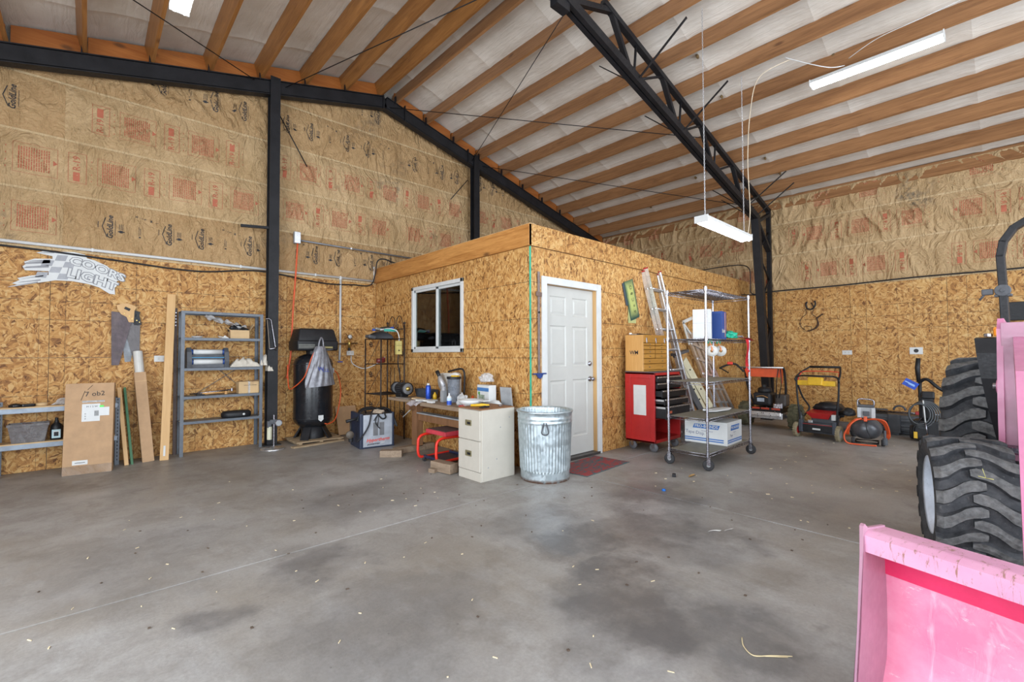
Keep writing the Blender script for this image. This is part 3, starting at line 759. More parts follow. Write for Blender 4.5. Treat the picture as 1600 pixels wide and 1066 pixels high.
cable('black_cable', 'black cable along the top of the boards on the right wall', [(9.62, 3.42, 2.39), (9.62, 3.0, 2.42), (9.64, 2.0, 2.42), (9.64, 1.0, 2.44), (9.64, 0, 2.43), (9.64, -1.5, 2.44)], .012, BLK)
cable('black_cable', 'black cable looping over the office parapet beside the truss column', [(7.9, 3.62, 2.70), (8.5, 3.6, 2.82), (9.1, 3.45, 2.92), (9.45, 3.4, 2.88), (9.5, 3.4, 2.6), (9.52, 3.4, 2.42), (9.62, 3.3, 2.38), (9.2, 3.46, 2.36)], .010, BLK)
o = thing('junction_box', 'grey metal junction box on the kraft paper right of the tall post', 'electrical box', (2.22, 7.06, 2.96))
MB().box(-.045, .045, -.03, .03, -.085, .085, .005).build('box_body', GRY, o); MB().box(-.04, .04, -.034, -.03, -.08, .08, .001).build('cover_plate', ALU, o)
o = thing('conduit', 'grey conduit running right from the junction box', 'conduit', (2.22, 7.06, 2.96))
MB().tube([(.05, 0, -.03), (.8, 0, -.035), (2.4, .0, -.04)], .013, 10).build('tube_run', pm((.22, .23, .25), .4, .5), o); MB().cyl((.82, 0, -.05), .02, .03).build('strap', ALU, o)
cable('orange_lead', 'orange extension cord hanging down from the junction box behind the compressor', [(2.22, 7.03, 2.87), (2.20, 7.04, 2.4), (2.17, 7.04, 1.9), (2.16, 7.06, 1.5), (2.15, 7.08, 1.2), (2.10, 7.08, .9)], .012, ORG)
# regulator branch
o = thing('air_regulator', 'brass and steel air regulator branch with a gauge beside the compressor', 'regulator', (0, 7.02, 1.40))
MB().tube([(2.52, -.1, 0), (2.7, -.02, 0), (3.13, 0, .02)], .013, 10).build('branch_pipe', CHROME, o)
MB().cyl((2.80, 0, -.10), .022, .13).build('water_trap', BRASS, o)
MB().lathe([(0, -.06), (.02, -.055), (.024, 0), (.03, .02), (.02, .05), (0, .06)], 14, (3.0, 0, .0)).build('regulator_body', BRASS, o)
MB().lathe([(.0, -.015), (.036, -.013), (.036, .012), (0, .014)], 20, (3.0, -.02, .12), 'y').build('gauge', CHROME, o); MB().lathe([(0, -.002), (.03, -.001), (.03, .001)], 20, (3.0, -.036, .12), 'y').build('gauge_face', WHT, o)
MB().cyl((3.0, 0, -.1), .02, .05).build('knob', BLK, o)

def outlet(label, x, y, z, axis, w=.115, h=.07, face='duplex'):
    o = thing('outlet_plate', label, 'wall outlet', (x, y, z), 0 if axis == 'y' else R(-90))
    MB().box(-w / 2, w / 2, -.008, 0, -h / 2, h / 2, .002).build('cover_plate', WHT, o)
    if face == 'round':
        MB().cyl((0, -.012, 0), .03, .006, 'y').build('socket', BLK, o)
    else:
        for s_ in (-1, 1):
            MB().box(s_ * .025 - .014, s_ * .025 + .014, -.011, -.008, -.017, .017, .001).build('socket', WHTW, o)
            m = MB()
            for q in (-.006, .006): m.box(s_ * .025 - .004, s_ * .025 + .004, -.0115, -.011, q - .001, q + .001)
            m.build('slot', BLK, o)
    return o
outlet('white outlet plate on the boards beside the tall leaning board', .66, YW - .011, 1.20, 'y', .14, .075)
outlet('white outlet plate right of the air regulator with a cord plugged in', 3.07, YW - .011, 1.265, 'y')
outlet('blank white outlet plate on the right wall above the mower', XW - .011, 1.906, 1.245, 'x', .14, .075)
o = outlet('white plate with a round black socket on the right wall', XW - .011, 1.0, 1.27, 'x', .16, .11, 'round')
cable('power_cable', 'white cord sagging from the outlet to the wrought iron rack', [(3.07, 7.11, 1.22), (3.08, 7.08, 1.10), (3.2, 6.95, 1.02), (3.33, 6.8, 1.08), (3.42, 6.65, 1.2)], .008, WHT)
# deco: wire critter with antlers
o = thing('wire_ornament', 'brown wire and horseshoe animal figure hung on the right wall', 'ornament', (XW - .03, 2.46, 1.66))
ww = pm((.045, .02, .012), .6)
yz = lambda pts: [(0, -a, b_) for a, b_ in pts]
MB().tube(spline(yz([(-.07, .0), (-.13, .06), (-.15, .15), (-.12, .23), (-.05, .29), (-.045, .34), (-.06, .38), (.02, .37), (.07, .37), (.04, .31), (.05, .28), (.11, .22), (.125, .12), (.09, .04), (.03, -.01), (-.03, -.02)]), 4), .005, 6).build('body_wire', ww, o)
MB().tube(spline(yz([(-.035, -.02), (.04, .0), (.10, .03), (.14, .09), (.13, .16), (.12, .20), (.16, .24), (.21, .28)]), 5), .011, 6).build('tail', ww, o)
MB().tube(spline(yz([(-.03, .52), (-.05, .46), (-.03, .40), (.02, .375), (.07, .40), (.10, .46), (.09, .53)]), 5), .013, 6).build('horseshoe', BLK, o)
MB().tube(yz([(.03, .50), (.07, .42)]), .008, 6).build('prong', BLK, o); MB().tube(yz([(-.06, .50), (-.045, .45)]), .008, 6).build('prong', BLK, o)
MB().tube(yz([(-.09, .0), (-.08, .07), (.03, .06), (.03, -.01)]), .005, 6).build('foot_wire', ww, o)

# ------------------------------------------------------------------ beer sign
o = thing('metal_sign', 'silver and white cut-out sign with a checkered flag reading COORS LIGHT', 'sign', (0, YW - .03, 0))
def arcu(x): return -.22 * max(0, (x + .30)) ** 1.35 * 1.15
out = [(-.70, 1.955), (-.62, 1.99), (-.66, 2.0), (-.60, 2.04), (-.62, 2.06), (-.50, 2.10), (-.36, 2.12), (-.36, 2.16), (-.56, 2.15), (-.58, 2.19), (-.55, 2.22), (-.57, 2.24), (-.48, 2.285), (-.33, 2.30), (-.33, 2.33), (-.47, 2.35), (-.40, 2.38), (-.26, 2.39),
       (-.14, 2.40), (-.04, 2.385), (-.02, 2.345), (.05, 2.33), (.12, 2.30), (.17, 2.28), (.20, 2.25), (.28, 2.22), (.335, 2.20), (.33, 2.135), (.27, 2.11), (.27, 2.05), (.25, 2.03), (.255, 1.95), (.20, 1.955), (.10, 2.02), (.0, 2.05), (-.15, 2.07), (-.3, 2.065), (-.5, 2.01), (-.62, 1.975)]
SX = lambda x: -.30 + (x + .30) * .96
out = [(-.16 + (x + .16) * .90 - .0, z + .01) for x, z in out]
TRI = MB().prism([(x, z) for x, z in out], .004)
bm_ = bmesh.new(); vs_ = [bm_.verts.new((x, .0, z)) for x, z in out]; f_ = bm_.faces.new(vs_); r_ = bmesh.ops.extrude_face_region(bm_, geom=[f_])
for v_ in [e for e in r_['geom'] if isinstance(e, bmesh.types.BMVert)]: v_.co.y += .004
bmesh.ops.triangulate(bm_, faces=bm_.faces); MB().bm(bm_).build('sign_plate', WHT, o)
SIL = pm((.24, .24, .25), .35, .3); SILD = pm((.20, .20, .21), .4, .2)
m = MB(); e_ = -.0015
for i in range(4):
    for j in range(3):
        if (i + j) % 2 == 0:
            x = -.42 + j * .085 + (3 - i) * -.022 + .04; z = 2.09 + i * .068
            m.add([(x, e_, z), (x + .085, e_, z + .004), (x + .105, e_, z + .068), (x + .02, e_, z + .064)], [(0, 1, 2, 3)])
m.build('checker_squares', SIL, o)
m = MB()
for (x0, z0, x1, z1, w_) in ((-.63, 1.975, -.42, 2.035, .012), (-.57, 2.02, -.40, 2.06, .014), (-.55, 2.06, -.38, 2.11, .012), (-.53, 2.18, -.34, 2.21, .028), (-.53, 2.225, -.33, 2.26, .028), (-.50, 2.255, -.33, 2.285, .016), (-.42, 2.36, -.30, 2.375, .012)):
    m.add([(x0, e_, z0), (x1, e_, z1), (x1, e_, z1 + w_), (x0 + .02, e_, z0 + w_ * .7)], [(0, 1, 2, 3)])
m.build('flag_streaks', SILD, o)
def arcf(cx0, z0, k):
    def f(u, v, y=e_ - .0006):
        dz_ = -k * max(0, u - cx0) ** 1.6
        return (u, y, z0 + v + dz_)
    return f
for nm, mt, bo, yy_ in (('letter_outline', SILD, .075, -.0016), ('letter_face', WHT, .015, -.0032)):
    m = MB(); f1 = arcf(-.22, 2.315, .42); f2 = arcf(-.22, 2.175, .42)
    text(m, 'COORS', .055, -.01, .125, lambda u, v: f1(u, v, yy_), -.03, bo, .15, 1.12)
    text(m, 'LIGHT', .01, -.01, .145, lambda u, v: f2(u, v, yy_), -.03, bo, .15, 1.05)
    m.build(nm, mt, o)

# ------------------------------------------------------------------ hand saws
SAWB = pm((.085, .065, .07), .5, .5, .3, 14, .2, dirt=.3); SAWG = pm((.17, .18, .19), .45, .5, .3, 14, .2, dirt=.3)
def saw(label, x, z, mat, hm, sc=1, tilt=0, y=YW - .02):
    t = thing('hand_saw', label, 'saw', (x, y, z), rot=(0, tilt, 0))
    m = MB().prism([(-.085 * sc, 0), (.10 * sc, -.02), (.10 * sc, -.10), (-.01, -.62 * sc), (-.075 * sc, -.62 * sc)], .0015); m.build('blade', mat, t)
    b = bmesh.new(); vs = [b.verts.new((px_ * sc, 0, pz_ * sc)) for px_, pz_ in ((-.03, .02), (.0, -.03), (.05, -.06), (.07, -.12), (.115, -.12), (.12, .02), (.14, .06), (.10, .085), (.05, .10), (.0, .09), (-.04, .07))]
    b.faces.new(vs); r = bmesh.ops.extrude_face_region(b, geom=b.faces[:])
    for v in r['geom']:
        if isinstance(v, bmesh.types.BMVert): v.co.y -= .022
    for v in b.verts: v.co.y += .006
    bmesh.ops.triangulate(b, faces=b.faces); MB().bm(b).build('handle', hm, t)
    MB().cbox((.055 * sc, -.018, .035 * sc), (.055, .004, .03), (0, .5, 0), .004).build('hand_hole', BLK, t)
    m = MB()
    for q in ((.03, -.02), (.075, -.05), (.10, -.08)): m.cyl((q[0] * sc, -.022, q[1] * sc), .006, .006, 'y', 10)
    m.build('rivet', BRASS, t, kind='stuff')
saw('grey hand saw blade peeping out behind the rusty saw', .325, 1.70, SAWG, BLK, .86, -.10, YW - .016)
saw('rusty brown hand saw with a wooden handle hung topmost of the saws', .27, 1.76, SAWB, FIRZ, 1.02, 0, YW - .045)
saw('narrow dark hand saw hung rightmost of the saws', .345, 1.69, pm((.12, .11, .11), .5, .4), BLK, .84, -.22, YW - .028)

# ------------------------------------------------------------------ low shelf at the left edge
t = thing('low_shelf_rack', 'low grey slotted steel rack with board shelves at the left edge', 'shelf', (0, 0, 0))
for (x, y) in ((-1.0, 6.90), (-.67, 6.9), (.25, 6.9), (-.67, 7.10), (.25, 7.10)):
    if x == -1.0: continue
    m = MB().box(x - .02, x + .02, y - .002, y + .002, 0, .76).box(x - .02, x - .016, y, y + .035, 0, .76)
    m.build('post', GREYM, t)
    m = MB()
    for k in range(18): m.box(x - .004, x + .006, y - .0028, y - .002, .05 + k * .04, .07 + k * .04)
    m.build('post_slots', BLK, t, kind='stuff')
for z in (.33, .70):
    MB().box(-.66, .25, 6.895, 6.905, z - .05, z, .002).box(-.66, .25, 7.10, 7.105, z - .05, z).build('shelf_rail', pm((.25, .29, .34), .4, .3, dirt=.2), t)
    MB().box(-.67, .25, 6.9, 7.11, z, z + .012).build('shelf_board', CARDL, t)
t = thing('plastic_bin', 'clear plastic bin full of metal scrap on the low rack', 'bin', (-.45, 6.985, .343))
def taper(m, w0, d0, w1, d1, h, th=.004):
    for (a, b_) in ((0, 1),):
        o1 = [(-w0, -d0, 0), (w0, -d0, 0), (w0, d0, 0), (-w0, d0, 0)]; o2 = [(-w1, -d1, h), (w1, -d1, h), (w1, d1, h), (-w1, d1, h)]
        i2 = [(-w1 + th, -d1 + th, h), (w1 - th, -d1 + th, h), (w1 - th, d1 - th, h), (-w1 + th, d1 - th, h)]; i1 = [(-w0 + th, -d0 + th, th), (w0 - th, -d0 + th, th), (w0 - th, d0 - th, th), (-w0 + th, d0 - th, th)]
        m.add(o1 + o2 + i2 + i1, [(3, 2, 1, 0), (12, 13, 14, 15)] + [(4 * k + e, 4 * k + (e + 1) % 4, 4 * k + 4 + (e + 1) % 4, 4 * k + 4 + e) for k in range(3) for e in range(4)])
    return m
taper(MB(), .12, .07, .15, .09, .19).build('tub', TUBCL, t)
MB().box(-.155, .155, -.095, -.085, .17, .195, .003).box(-.155, .155, .085, .095, .17, .195, .003).box(-.155, -.145, -.09, .09, .17, .195, .003).box(.145, .155, -.09, .09, .17, .195, .003).build('rim', TUBCL, t)
m = MB()
for k in range(60): 
    c = Vector((rr(-.11, .11), rr(-.06, .06), rr(.03, .19))); dd = Vector((rr(-1, 1), rr(-1, 1), rr(-.4, .4))).normalized() * rr(.02, .06); m.bar(c - dd * .5, c + dd * .5, .008, .008)
m.build('metal_scrap', pm((.16, .09, .075), .5, .5), t, kind='stuff')
t = thing('glue_bottle', 'dark bottle with a pale blue label on the low rack', 'bottle', (-.245, 6.98, .343))
MB().lathe([(0, 0), (.045, 0), (.048, .006), (.048, .13), (.04, .16), (.018, .18), (.018, .20)], 20).build('bottle_body', BLK, t)
MB().box(-.034, .034, -.0505, -.036, .02, .11, .002).build('label_patch', pm((.45, .62, .66), .6), t); MB().box(-.018, .018, -.0515, -.05, .04, .085).build('print_patch', BLK, t); MB().box(-.022, .022, -.0512, -.05, .05, .095).build('print_ground', WHT, t)
MB().cyl((0, 0, .198), .014, .035).build('cap', BLK, t)
def clutter(name, label, cat, loc, mb, mat, group=None):
    o = mb.build(name, mat); o.location = loc; return tag(o, label, cat, group)
clutter('safety_goggles', 'black safety goggles on the low rack top', 'goggles', (-.55, 6.97, .713), MB().lathe([(0, 0), (.05, .0), (.055, .02), (.03, .035), (0, .04)], 16).cbox((.085, .0, .015), (.1, .09, .03), (0, 0, .3), .01), BLKG)
clutter('masking_tape', 'tan roll of masking tape on the low rack top', 'tape roll', (-.36, 6.98, .713), MB().lathe([(.03, 0), (.048, 0), (.048, .03), (.03, .03), (.03, 0)], 20), CARDL)
def crumple(n, a, seed, r=(.1, .06, .04), keep=None):
    bm = bmesh.new(); bmesh.ops.create_icosphere(bm, subdivisions=n, radius=1)
    for v in bm.verts:
        d = 1 + a * noise.noise(v.co * 2.1 + Vector((seed, 0, 0))) + a * .5 * noise.noise(v.co * 5 + Vector((0, seed, 0)))
        v.co = Vector((v.co.x * r[0] * d, v.co.y * r[1] * d, max(v.co.z, -.35 if keep is None else keep) * r[2] * d))
    return bm
clutter('plastic_wrap', 'crumpled clear plastic wrap on the low rack top', 'wrap', (-.18, 7.0, .73), MB().bm(crumple(3, .6, 3, (.09, .06, .05)), False), FILM)
clutter('tape_spool', 'small red and white spool on the low rack top', 'spool', (-.02, 6.98, .713), MB().lathe([(0, 0), (.035, 0), (.035, .008), (.025, .01), (.025, .03), (.035, .032), (.035, .04), (0, .04)], 18), RED)

# ------------------------------------------------------------------ leaning things along the left wall
t = thing('cardboard_box', 'tall flat brown cardboard box with shipping labels leaning on the low rack', 'cardboard box', (.005, 6.60, 0), R(-8), rot=(R(-5), 0, R(-8)))
MB().box(-.195, .195, -.0, .11, 0, .95, .004).build('box_body', CARD, t)
m = MB().box(-.06, .085, -.002, 0, .545, .73).box(.08, .16, -.0025, 0, .60, .69); m.build('shipping_label', WHT, t)
m = MB().box(-.12, .0, -.002, 0, .10, .145); m.build('small_label', WHT, t)
MB().box(.08, .115, -.003, 0, .69, .71).build('green_sticker', pm((.10, .75, .12), .5), t)
m = MB(); fb = lambda u, v: (u, -.003, v)
for k in range(9): m.box(.04 + k * .004, .042 + k * .004, -.0028, -.002, .60, .655)
text(m, 'M 1 5 W', .02, .70, .025, fb); text(m, '= = =', -.03, .60, .03, fb, PI / 2)
text(m, '7 ob2', .04, .835, .07, fb, .05)
m.tube([(-.07, -.002, .77), (-.04, -.002, .87)], .002, 4).tube([(-.02, -.002, .88), (.02, -.002, .93)], .002, 4).box(-.1, -.02, -.0028, -.002, .118, .124)
m.build('ink_marks', INK, t)
MB().box(-.194, .194, -.0015, .0, .0, .09).build('packing_tape', plastic_film('packing_tape', (.50, .36, .25), .35, (.66, .55, .45), 9), t)
MB().box(-.06, .12, -.0016, .0, .745, .765).build('packing_tape', FILM, t)
t = thing('plank', 'narrow pale wooden plank leaning right of the cardboard box', 'plank', (.335, 6.80, 0), rot=(R(-14), R(-4.5), 0)); MB().box(-.022, .016, 0, .10, 0, .90, .002).build('plank_body', FIRZ, t)
t = thing('green_board', 'green edged board leaning right of the pale plank', 'board', (.385, 6.80, 0), rot=(R(-14), R(-4.5), 0)); MB().box(-.016, .008, 0, .12, 0, .90, .002).build('board_body', pm((.03, .14, .05), .5), t)
t = thing('tube_carton', 'long narrow brown carton leaning on the wall left of the tall board', 'carton', (.53, 6.84, 0), rot=(R(-9), R(-4.5), 0))
MB().box(-.055, .055, 0, .10, 0, 1.06, .003).build('carton_body', CARD, t); MB().box(-.0565, .0565, -.002, .09, .95, .955).build('flap_crease', CARDL, t)
MB().cyl((0.0, .05, .9), .046, .42).build('paper_tube', WHTW, t, 'white paper tube standing in the carton')
t = thing('tall_board', 'tall pale pine board leaning upright beside the grey shelf unit', 'board', (.675, 6.80, 0), rot=(R(-8.4), R(2.2), 0))
MB().box(-.045, .04, 0, .035, 0, 2.03, .003).build('board_body', FIRZ, t); MB().box(-.015, .005, -.002, 0, .05, .17, .001).build('paper_tag', WHT, t)
t = thing('level_bar', 'thin dark bar with bright studs standing behind the tall board', 'bar', (.80, 7.08, 0), rot=(R(-2), 0, 0))
MB().box(-.018, .018, 0, .02, 0, 1.84, .002).build('bar_body', pm((.07, .04, .03), .5), t)
m = MB()
for k in range(5): m.cyl((0.0, -.006, 1.62 + k * .04), .008, .006, 'y', 8)
m.build('studs', CHROME, t, kind='stuff')

# ------------------------------------------------------------------ grey shelf unit
t = thing('steel_shelf_unit', 'grey five tier steel shelf unit against the left wall beside the tall post', 'shelf unit', (1.28, 6.87, 0))
for x in (-.455, .455):
    for y in (0, .26):
        s_ = 1 if x > 0 else -1
        MB().box(min(x, x - s_ * .003), max(x, x - s_ * .003), min(y, y + (.035 if y == 0 else -.035)), max(y, y + (.035 if y == 0 else -.035)), 0, 1.79).box(min(x, x - s_ * .038), max(x, x - s_ * .038), y - .0015, y + .0015, 0, 1.79).build('post', GREYM, t)
for z in (.42, .73, 1.08, 1.46, 1.79):
    MB().box(-.452, .452, .002, .258, z - .003, z).box(-.452, .452, .0, .003, z - .032, z).box(-.452, .452, .257, .26, z - .032, z).build('shelf_tray', GREYM, t)
MB().bar((-.44, .262, .62), (.44, .262, 1.22), .025, .003).build('brace', GREYM, t); MB().bar((.44, .262, .62), (-.02, .262, 1.06), .025, .003).build('brace', GREYM, t)
zs = lambda z: z + .0015
t = thing('open_carton', 'small open cardboard box holding black parts on the top tier', 'carton', (1.47, 6.99, zs(1.46)))
taper(MB(), .11, .07, .11, .07, .11).build('box_body', CARDL, t); MB().cbox((.145, 0, .15), (.004, .13, .1), (0, .5, 0)).build('flap', CARDL, t); MB().cbox((-.13, 0, .125), (.004, .13, .06), (0, -.9, 0)).build('flap', CARDL, t)
MB().bm(crumple(3, .5, 8, (.10, .06, .07)), False).tf().build('black_parts', BLK, t).location = (-.01, 0, .11)
clutter('bubble_wrap', 'sheet of bubble wrap spilling out of the open carton', 'bubble wrap', (1.32, 7.0, 1.66), MB().grid(lambda a, b_: ((a - .5) * .46, (b_ - .5) * .16, .09 * (1 - a) - .05 * a + .03 * math.sin(a * 14) * math.sin(b_ * 7) + .03 * noise.noise(Vector((a * 9, b_ * 5, 2))) - .05 * (b_ - .5) ** 2), 40, 16), FILM)
clutter('white_paper_scrap', 'folded white paper scrap on the top tier front', 'paper', (1.28, 6.92, 1.475), MB().cbox((0, 0, 0), (.11, .05, .012), (.2, .1, .2), .003).cbox((.02, -.02, -.015), (.06, .004, .05), (0, .7, 0)), WHTW)
clutter('glass_dish', 'low clear dish on the top tier at left', 'dish', (1.0, 6.95, zs(1.46)), MB().lathe([(0, 0), (.05, 0), (.065, .02), (.062, .02), (.048, .004)], 20), FILM)
t = thing('roll_laminator', 'dark case with two white rolls on the second tier', 'laminator', (1.115, 6.985, zs(1.08)))
sp_ = [(-.10, 0), (.09, 0), (.11, .05), (.10, .14), (.05, .235), (-.04, .255), (-.09, .20), (-.12, .08)]
for x in (-.225, .175):
    b = MB(); b.add([(x, p[0], p[1]) for p in sp_] + [(x + .05, p[0], p[1]) for p in sp_], [tuple(range(8)), tuple(range(8, 16))[::-1]] + [(i, i + 8, (i + 1) % 8 + 8, (i + 1) % 8) for i in range(8)])
    b.build('side_case', DGRY, t)
MB().box(-.18, .18, -.085, .10, 0, .06, .004).box(-.18, .18, -.03, .09, .05, .20, .004).box(-.18, .18, -.06, .08, .105, .14, .004).build('center_case', DGRY, t)
for z, y in ((.075, -.075), (.20, -.045)): MB().lathe([(0, -.155), (.032, -.155), (.032, .155), (0, .155)], 16, (0, y, z), 'x').build('roll', WHT, t)
MB().box(-.18, .18, -.088, -.08, .125, .135).build('blue_strip', pm((.02, .22, .42), .4), t)
for x in (-.17, .17): MB().lathe([(0, -.012), (.035, -.01), (.035, .01), (0, .012)], 16, (x, -.075, .075), 'x').lathe([(0, -.012), (.035, -.01), (.035, .01), (0, .012)], 16, (x, -.045, .20), 'x').build('roll_cap', pm((.02, .06, .22), .4), t)
def cloth(name, label, loc, sx, sy, h, seed, mat=CLOTH, fn=None):
    def f(a, b_):
        e = max(0, min(a, 1 - a, b_, 1 - b_)) * 4
        z = h * min(1, e) * (.55 + .7 * abs(noise.noise(Vector((a * 3.3, b_ * 2.4, seed)))) + .3 * noise.noise(Vector((a * 9, b_ * 6, seed))))
        x = (a - .5) * sx + .03 * noise.noise(Vector((b_ * 4, a, seed))); y = (b_ - .5) * sy + .03 * noise.noise(Vector((a * 4, b_, seed + 4)))
        if fn: return fn(x, y, z)
        return (x, y, z + .004)
    o = MB().grid(f, 36, 20).build(name, mat); o.location = loc; return tag(o, label, 'cloth')
cloth('canvas_cloth', 'crumpled off-white canvas cloth on the second tier', (1.53, 6.96, zs(1.08)), .34, .20, .14, 4)
def hang(x, y, z):
    return (x, y, z)
cloth('canvas_cloth', 'corner of off-white canvas poking out right of the shelf unit', (1.79, 6.90, 1.10), .17, .10, .18, 12, fn=lambda x, y, z: (x, y + .02, z - .06 + (.06 if x < 0 else -.02)))
t = thing('cardboard_carton', 'small brown carton with tape on the third tier at right', 'carton', (1.58, 6.98, zs(.73)))
MB().box(-.12, .12, -.08, .08, 0, .155, .003).build('box_body', CARDL, t); MB().box(-.012, .012, -.0815, .0815, .0, .157).build('packing_tape', FILM, t); MB().cbox((.09, -.06, .165), (.12, .08, .003), (.1, -.15, 0)).build('flap', CARD, t)
m = MB().box(-.06, .09, -.0822, -.0815, .105, .11); text(m, 'C H A S S', .02, .13, .018, lambda u, v: (u, -.0825, v)); m.build('faint_print', INK, t)
clutter('steel_rod', 'bright steel rod with a brass end lying on the third tier', 'rod', (0, 0, 0), MB().tube([(.93, 6.95, .755), (1.38, 6.90, .79)], .009, 10).cyl((1.38, 6.9, .77), .014, .04), CHROME)
t = thing('wooden_clamp', 'orange-brown wooden handled tool on the third tier', 'tool', (1.20, 6.93, zs(.73)))
MB().tube([(-.14, 0, .02), (.0, 0, .03), (.10, 0, .03)], [.016, .014, .016], 12).build('handle', FIRX, t); MB().cyl((.12, 0, 0), .018, .06).build('knob', FIRX, t); MB().box(-.2, -.12, -.03, .03, 0, .02, .003).build('jaw', BLK, t)
t = thing('air_tool_case', 'black rounded case with a small red and white badge on the bottom tier', 'case', (1.45, 6.98, zs(.42)))
MB().lathe([(0, 0), (.15, 0), (.16, .02), (.16, .055), (.14, .08), (0, .085)], 28).build('case_body', BLK, t)
t.scale = (1.1, .7, 1)
MB().lathe([(0, -.002), (.014, -.001), (.014, .002)], 14, (.06, -.16, .04), 'y').build('badge', WHT, t)
MB().tube([(.03, 0, .08), (.04, 0, .11), (.05, .0, .115)], .008, 8).build('fitting', BRASS, t)
# hack saw on the post
t = thing('hacksaw', 'bow hacksaw hung on the side of the tall post', 'saw', (1.78, 6.86, 1.72))
MB().tube([(-.02, 0, .01), (.02, 0, .02), (.05, 0, .0), (.11, 0, -.38), (.12, 0, -.42)], .006, 8).build('bow', CHROME, t); MB().bar((-.0, 0, .0), (.035, 0, -.40), .012, .003).build('blade', pm((.45, .36, .26), .5), t)
MB().tube([(.03, 0, -.40), (.09, 0, -.39), (.13, -.0, -.37)], .011, 8).build('handle', CHROME, t)
# drill stand by the post
t = thing('stand_gauge', 'steel floor stand with a round base and a gauge beside the tall post', 'stand', (1.80, 6.60, 0))
MB().lathe([(0, 0), (.145, 0), (.15, .006), (.14, .016), (.05, .022), (.02, .04), (0, .04)], 32).build('base', ALU, t)
MB().cyl((0.01, 0, .03), .011, .42).build('column', CHROME, t)
MB().cyl((.06, -.03, .34), .045, .06, 'y', 20).build('gauge', CHROME, t); MB().cyl((.06, -.034, .34), .036, .004, 'y', 20).build('gauge_face', GRY, t)
MB().cbox((0, 0, .36), (.09, .05, .06), None, .01).cbox((-.05, 0, .33), (.05, .05, .09), None, .01).build('valve_block', DGRY, t)
MB().cyl((-.045, 0, .13), .03, .17).build('jar', pm((.55, .54, .40), .4), t)

# ------------------------------------------------------------------ air compressor on its pallet
t = thing('pallet', 'low pallet of worn boards under the air compressor', 'pallet', (2.42, 6.84, 0))
for k in range(4): MB().box(-.33 + rr(-.02, .02), .33 + rr(-.02, .02), -.27 + k * .145, -.15 + k * .145, .03, .048, .002).build('plank', PALLET, t)
for x in (-.28, 0, .26): MB().box(x - .02, x + .02, -.27, .28, 0, .03).build('runner', PALLET, t)
clutter('loose_plank', 'loose worn plank on the floor in front of the pallet', 'plank', (2.35, 6.50, 0), MB().cbox((0.0, 0, .012), (.72, .09, .02), (0, 0, .12), .002), PALLET)
t = thing('air_compressor', 'black vertical tank air compressor on the pallet', 'compressor', (2.40, 6.86, .048))
prof = [(.0, .145), (.12, .15), (.20, .18), (.25, .235), (.262, .27), (.265, .30), (.265, 1.05), (.262, 1.08), (.25, 1.12), (.20, 1.17), (.12, 1.20), (0, 1.21)]
MB().lathe(prof, 48).build('tank', BLKG, t)
for zz in (1.055, .285): MB().lathe([(.266, zz), (.269, zz + .005), (.266, zz + .01)], 48).build('weld_seam', BLK, t)
for k in range(4):
    a = PI / 4 + k * PI / 2
    MB().add([(.15 * math.cos(a - .35), .15 * math.sin(a - .35), .20), (.15 * math.cos(a + .35), .15 * math.sin(a + .35), .20), (.27 * math.cos(a + .22), .27 * math.sin(a + .22), 0), (.27 * math.cos(a - .22), .27 * math.sin(a - .22), 0),
              (.13 * math.cos(a - .35), .13 * math.sin(a - .35), .20), (.13 * math.cos(a + .35), .13 * math.sin(a + .35), .20), (.24 * math.cos(a + .22), .24 * math.sin(a + .22), 0), (.24 * math.cos(a - .22), .24 * math.sin(a - .22), 0)],
             [(0, 1, 2, 3), (7, 6, 5, 4), (0, 4, 5, 1), (1, 5, 6, 2), (2, 6, 7, 3), (3, 7, 4, 0)]).build('leg', BLK, t)
MB().lathe([(.16, .0), (.16, .20), (.14, .20), (.14, 0), (.16, 0)], 24).build('skirt', BLK, t)
# hood
def hood(z0, z1, w0, w1, d0, d1): 
    m = MB(); b = bmesh.new(); bmesh.ops.create_cube(b, size=1)
    for v in b.verts:
        top_ = v.co.z > 0; v.co = Vector((v.co.x * 2 * (w1 if top_ else w0), v.co.y * 2 * (d1 if top_ else d0), z1 if top_ else z0))
    bmesh.ops.bevel(b, geom=list(b.edges), offset=.025, segments=3, affect='EDGES', profile=.5); return m.bm(b, True)
hood(1.25, 1.40, .285, .285, .20, .20).build('hood_base', BLK, t)
hood(1.385, 1.565, .275, .24, .20, .15).build('hood_top', BLK, t)
MB().cyl((0, 0, 1.18), .10, .09).build('pump_neck', BLK, t)
for k in range(5): MB().box(-.13 + k * .012 * 0 - .14, -.05, -.205, -.198, 1.285 + k * .012, 1.29 + k * .012).build('vent_slat', pm((.25, .25, .22), .5), t)
MB().box(.04, .20, -.206, -.199, 1.285, 1.31, .002).build('hood_stripe', pm((.35, .30, .12), .5), t)
MB().box(.13, .20, -.262, -.235, .93, 1.0, .003).build('data_plate', GRY, t)
MB().add([(-.02, -.268, .28), (.05, -.268, .28), (.05, -.268, .34), (-.02, -.268, .34), (.015, -.272, .25)], [(0, 1, 2, 3), (0, 4, 1)]).build('warning_label', WHT, t)
MB().cyl((.03, -.30, 1.20), .035, .03, 'y', 20).build('gauge', CHROME, t); MB().cyl((.03, -.303, 1.20), .028, .004, 'y', 20).build('gauge_face', WHTW, t)
MB().cbox((-.0, -.26, 1.27), (.10, .08, .05), None, .01).cbox((.03, -.25, 1.2), (.03, .1, .03), None, .005).tube([(-.03, -.22, 1.24), (.1, -.27, 1.26), (.18, -.27, 1.27)], .01, 8).build('manifold', DGRY, t)
t2_ = thing('shopping_bag', 'grey plastic shopping bag hanging on the front of the compressor', 'bag', (2.40, 6.56, .80))
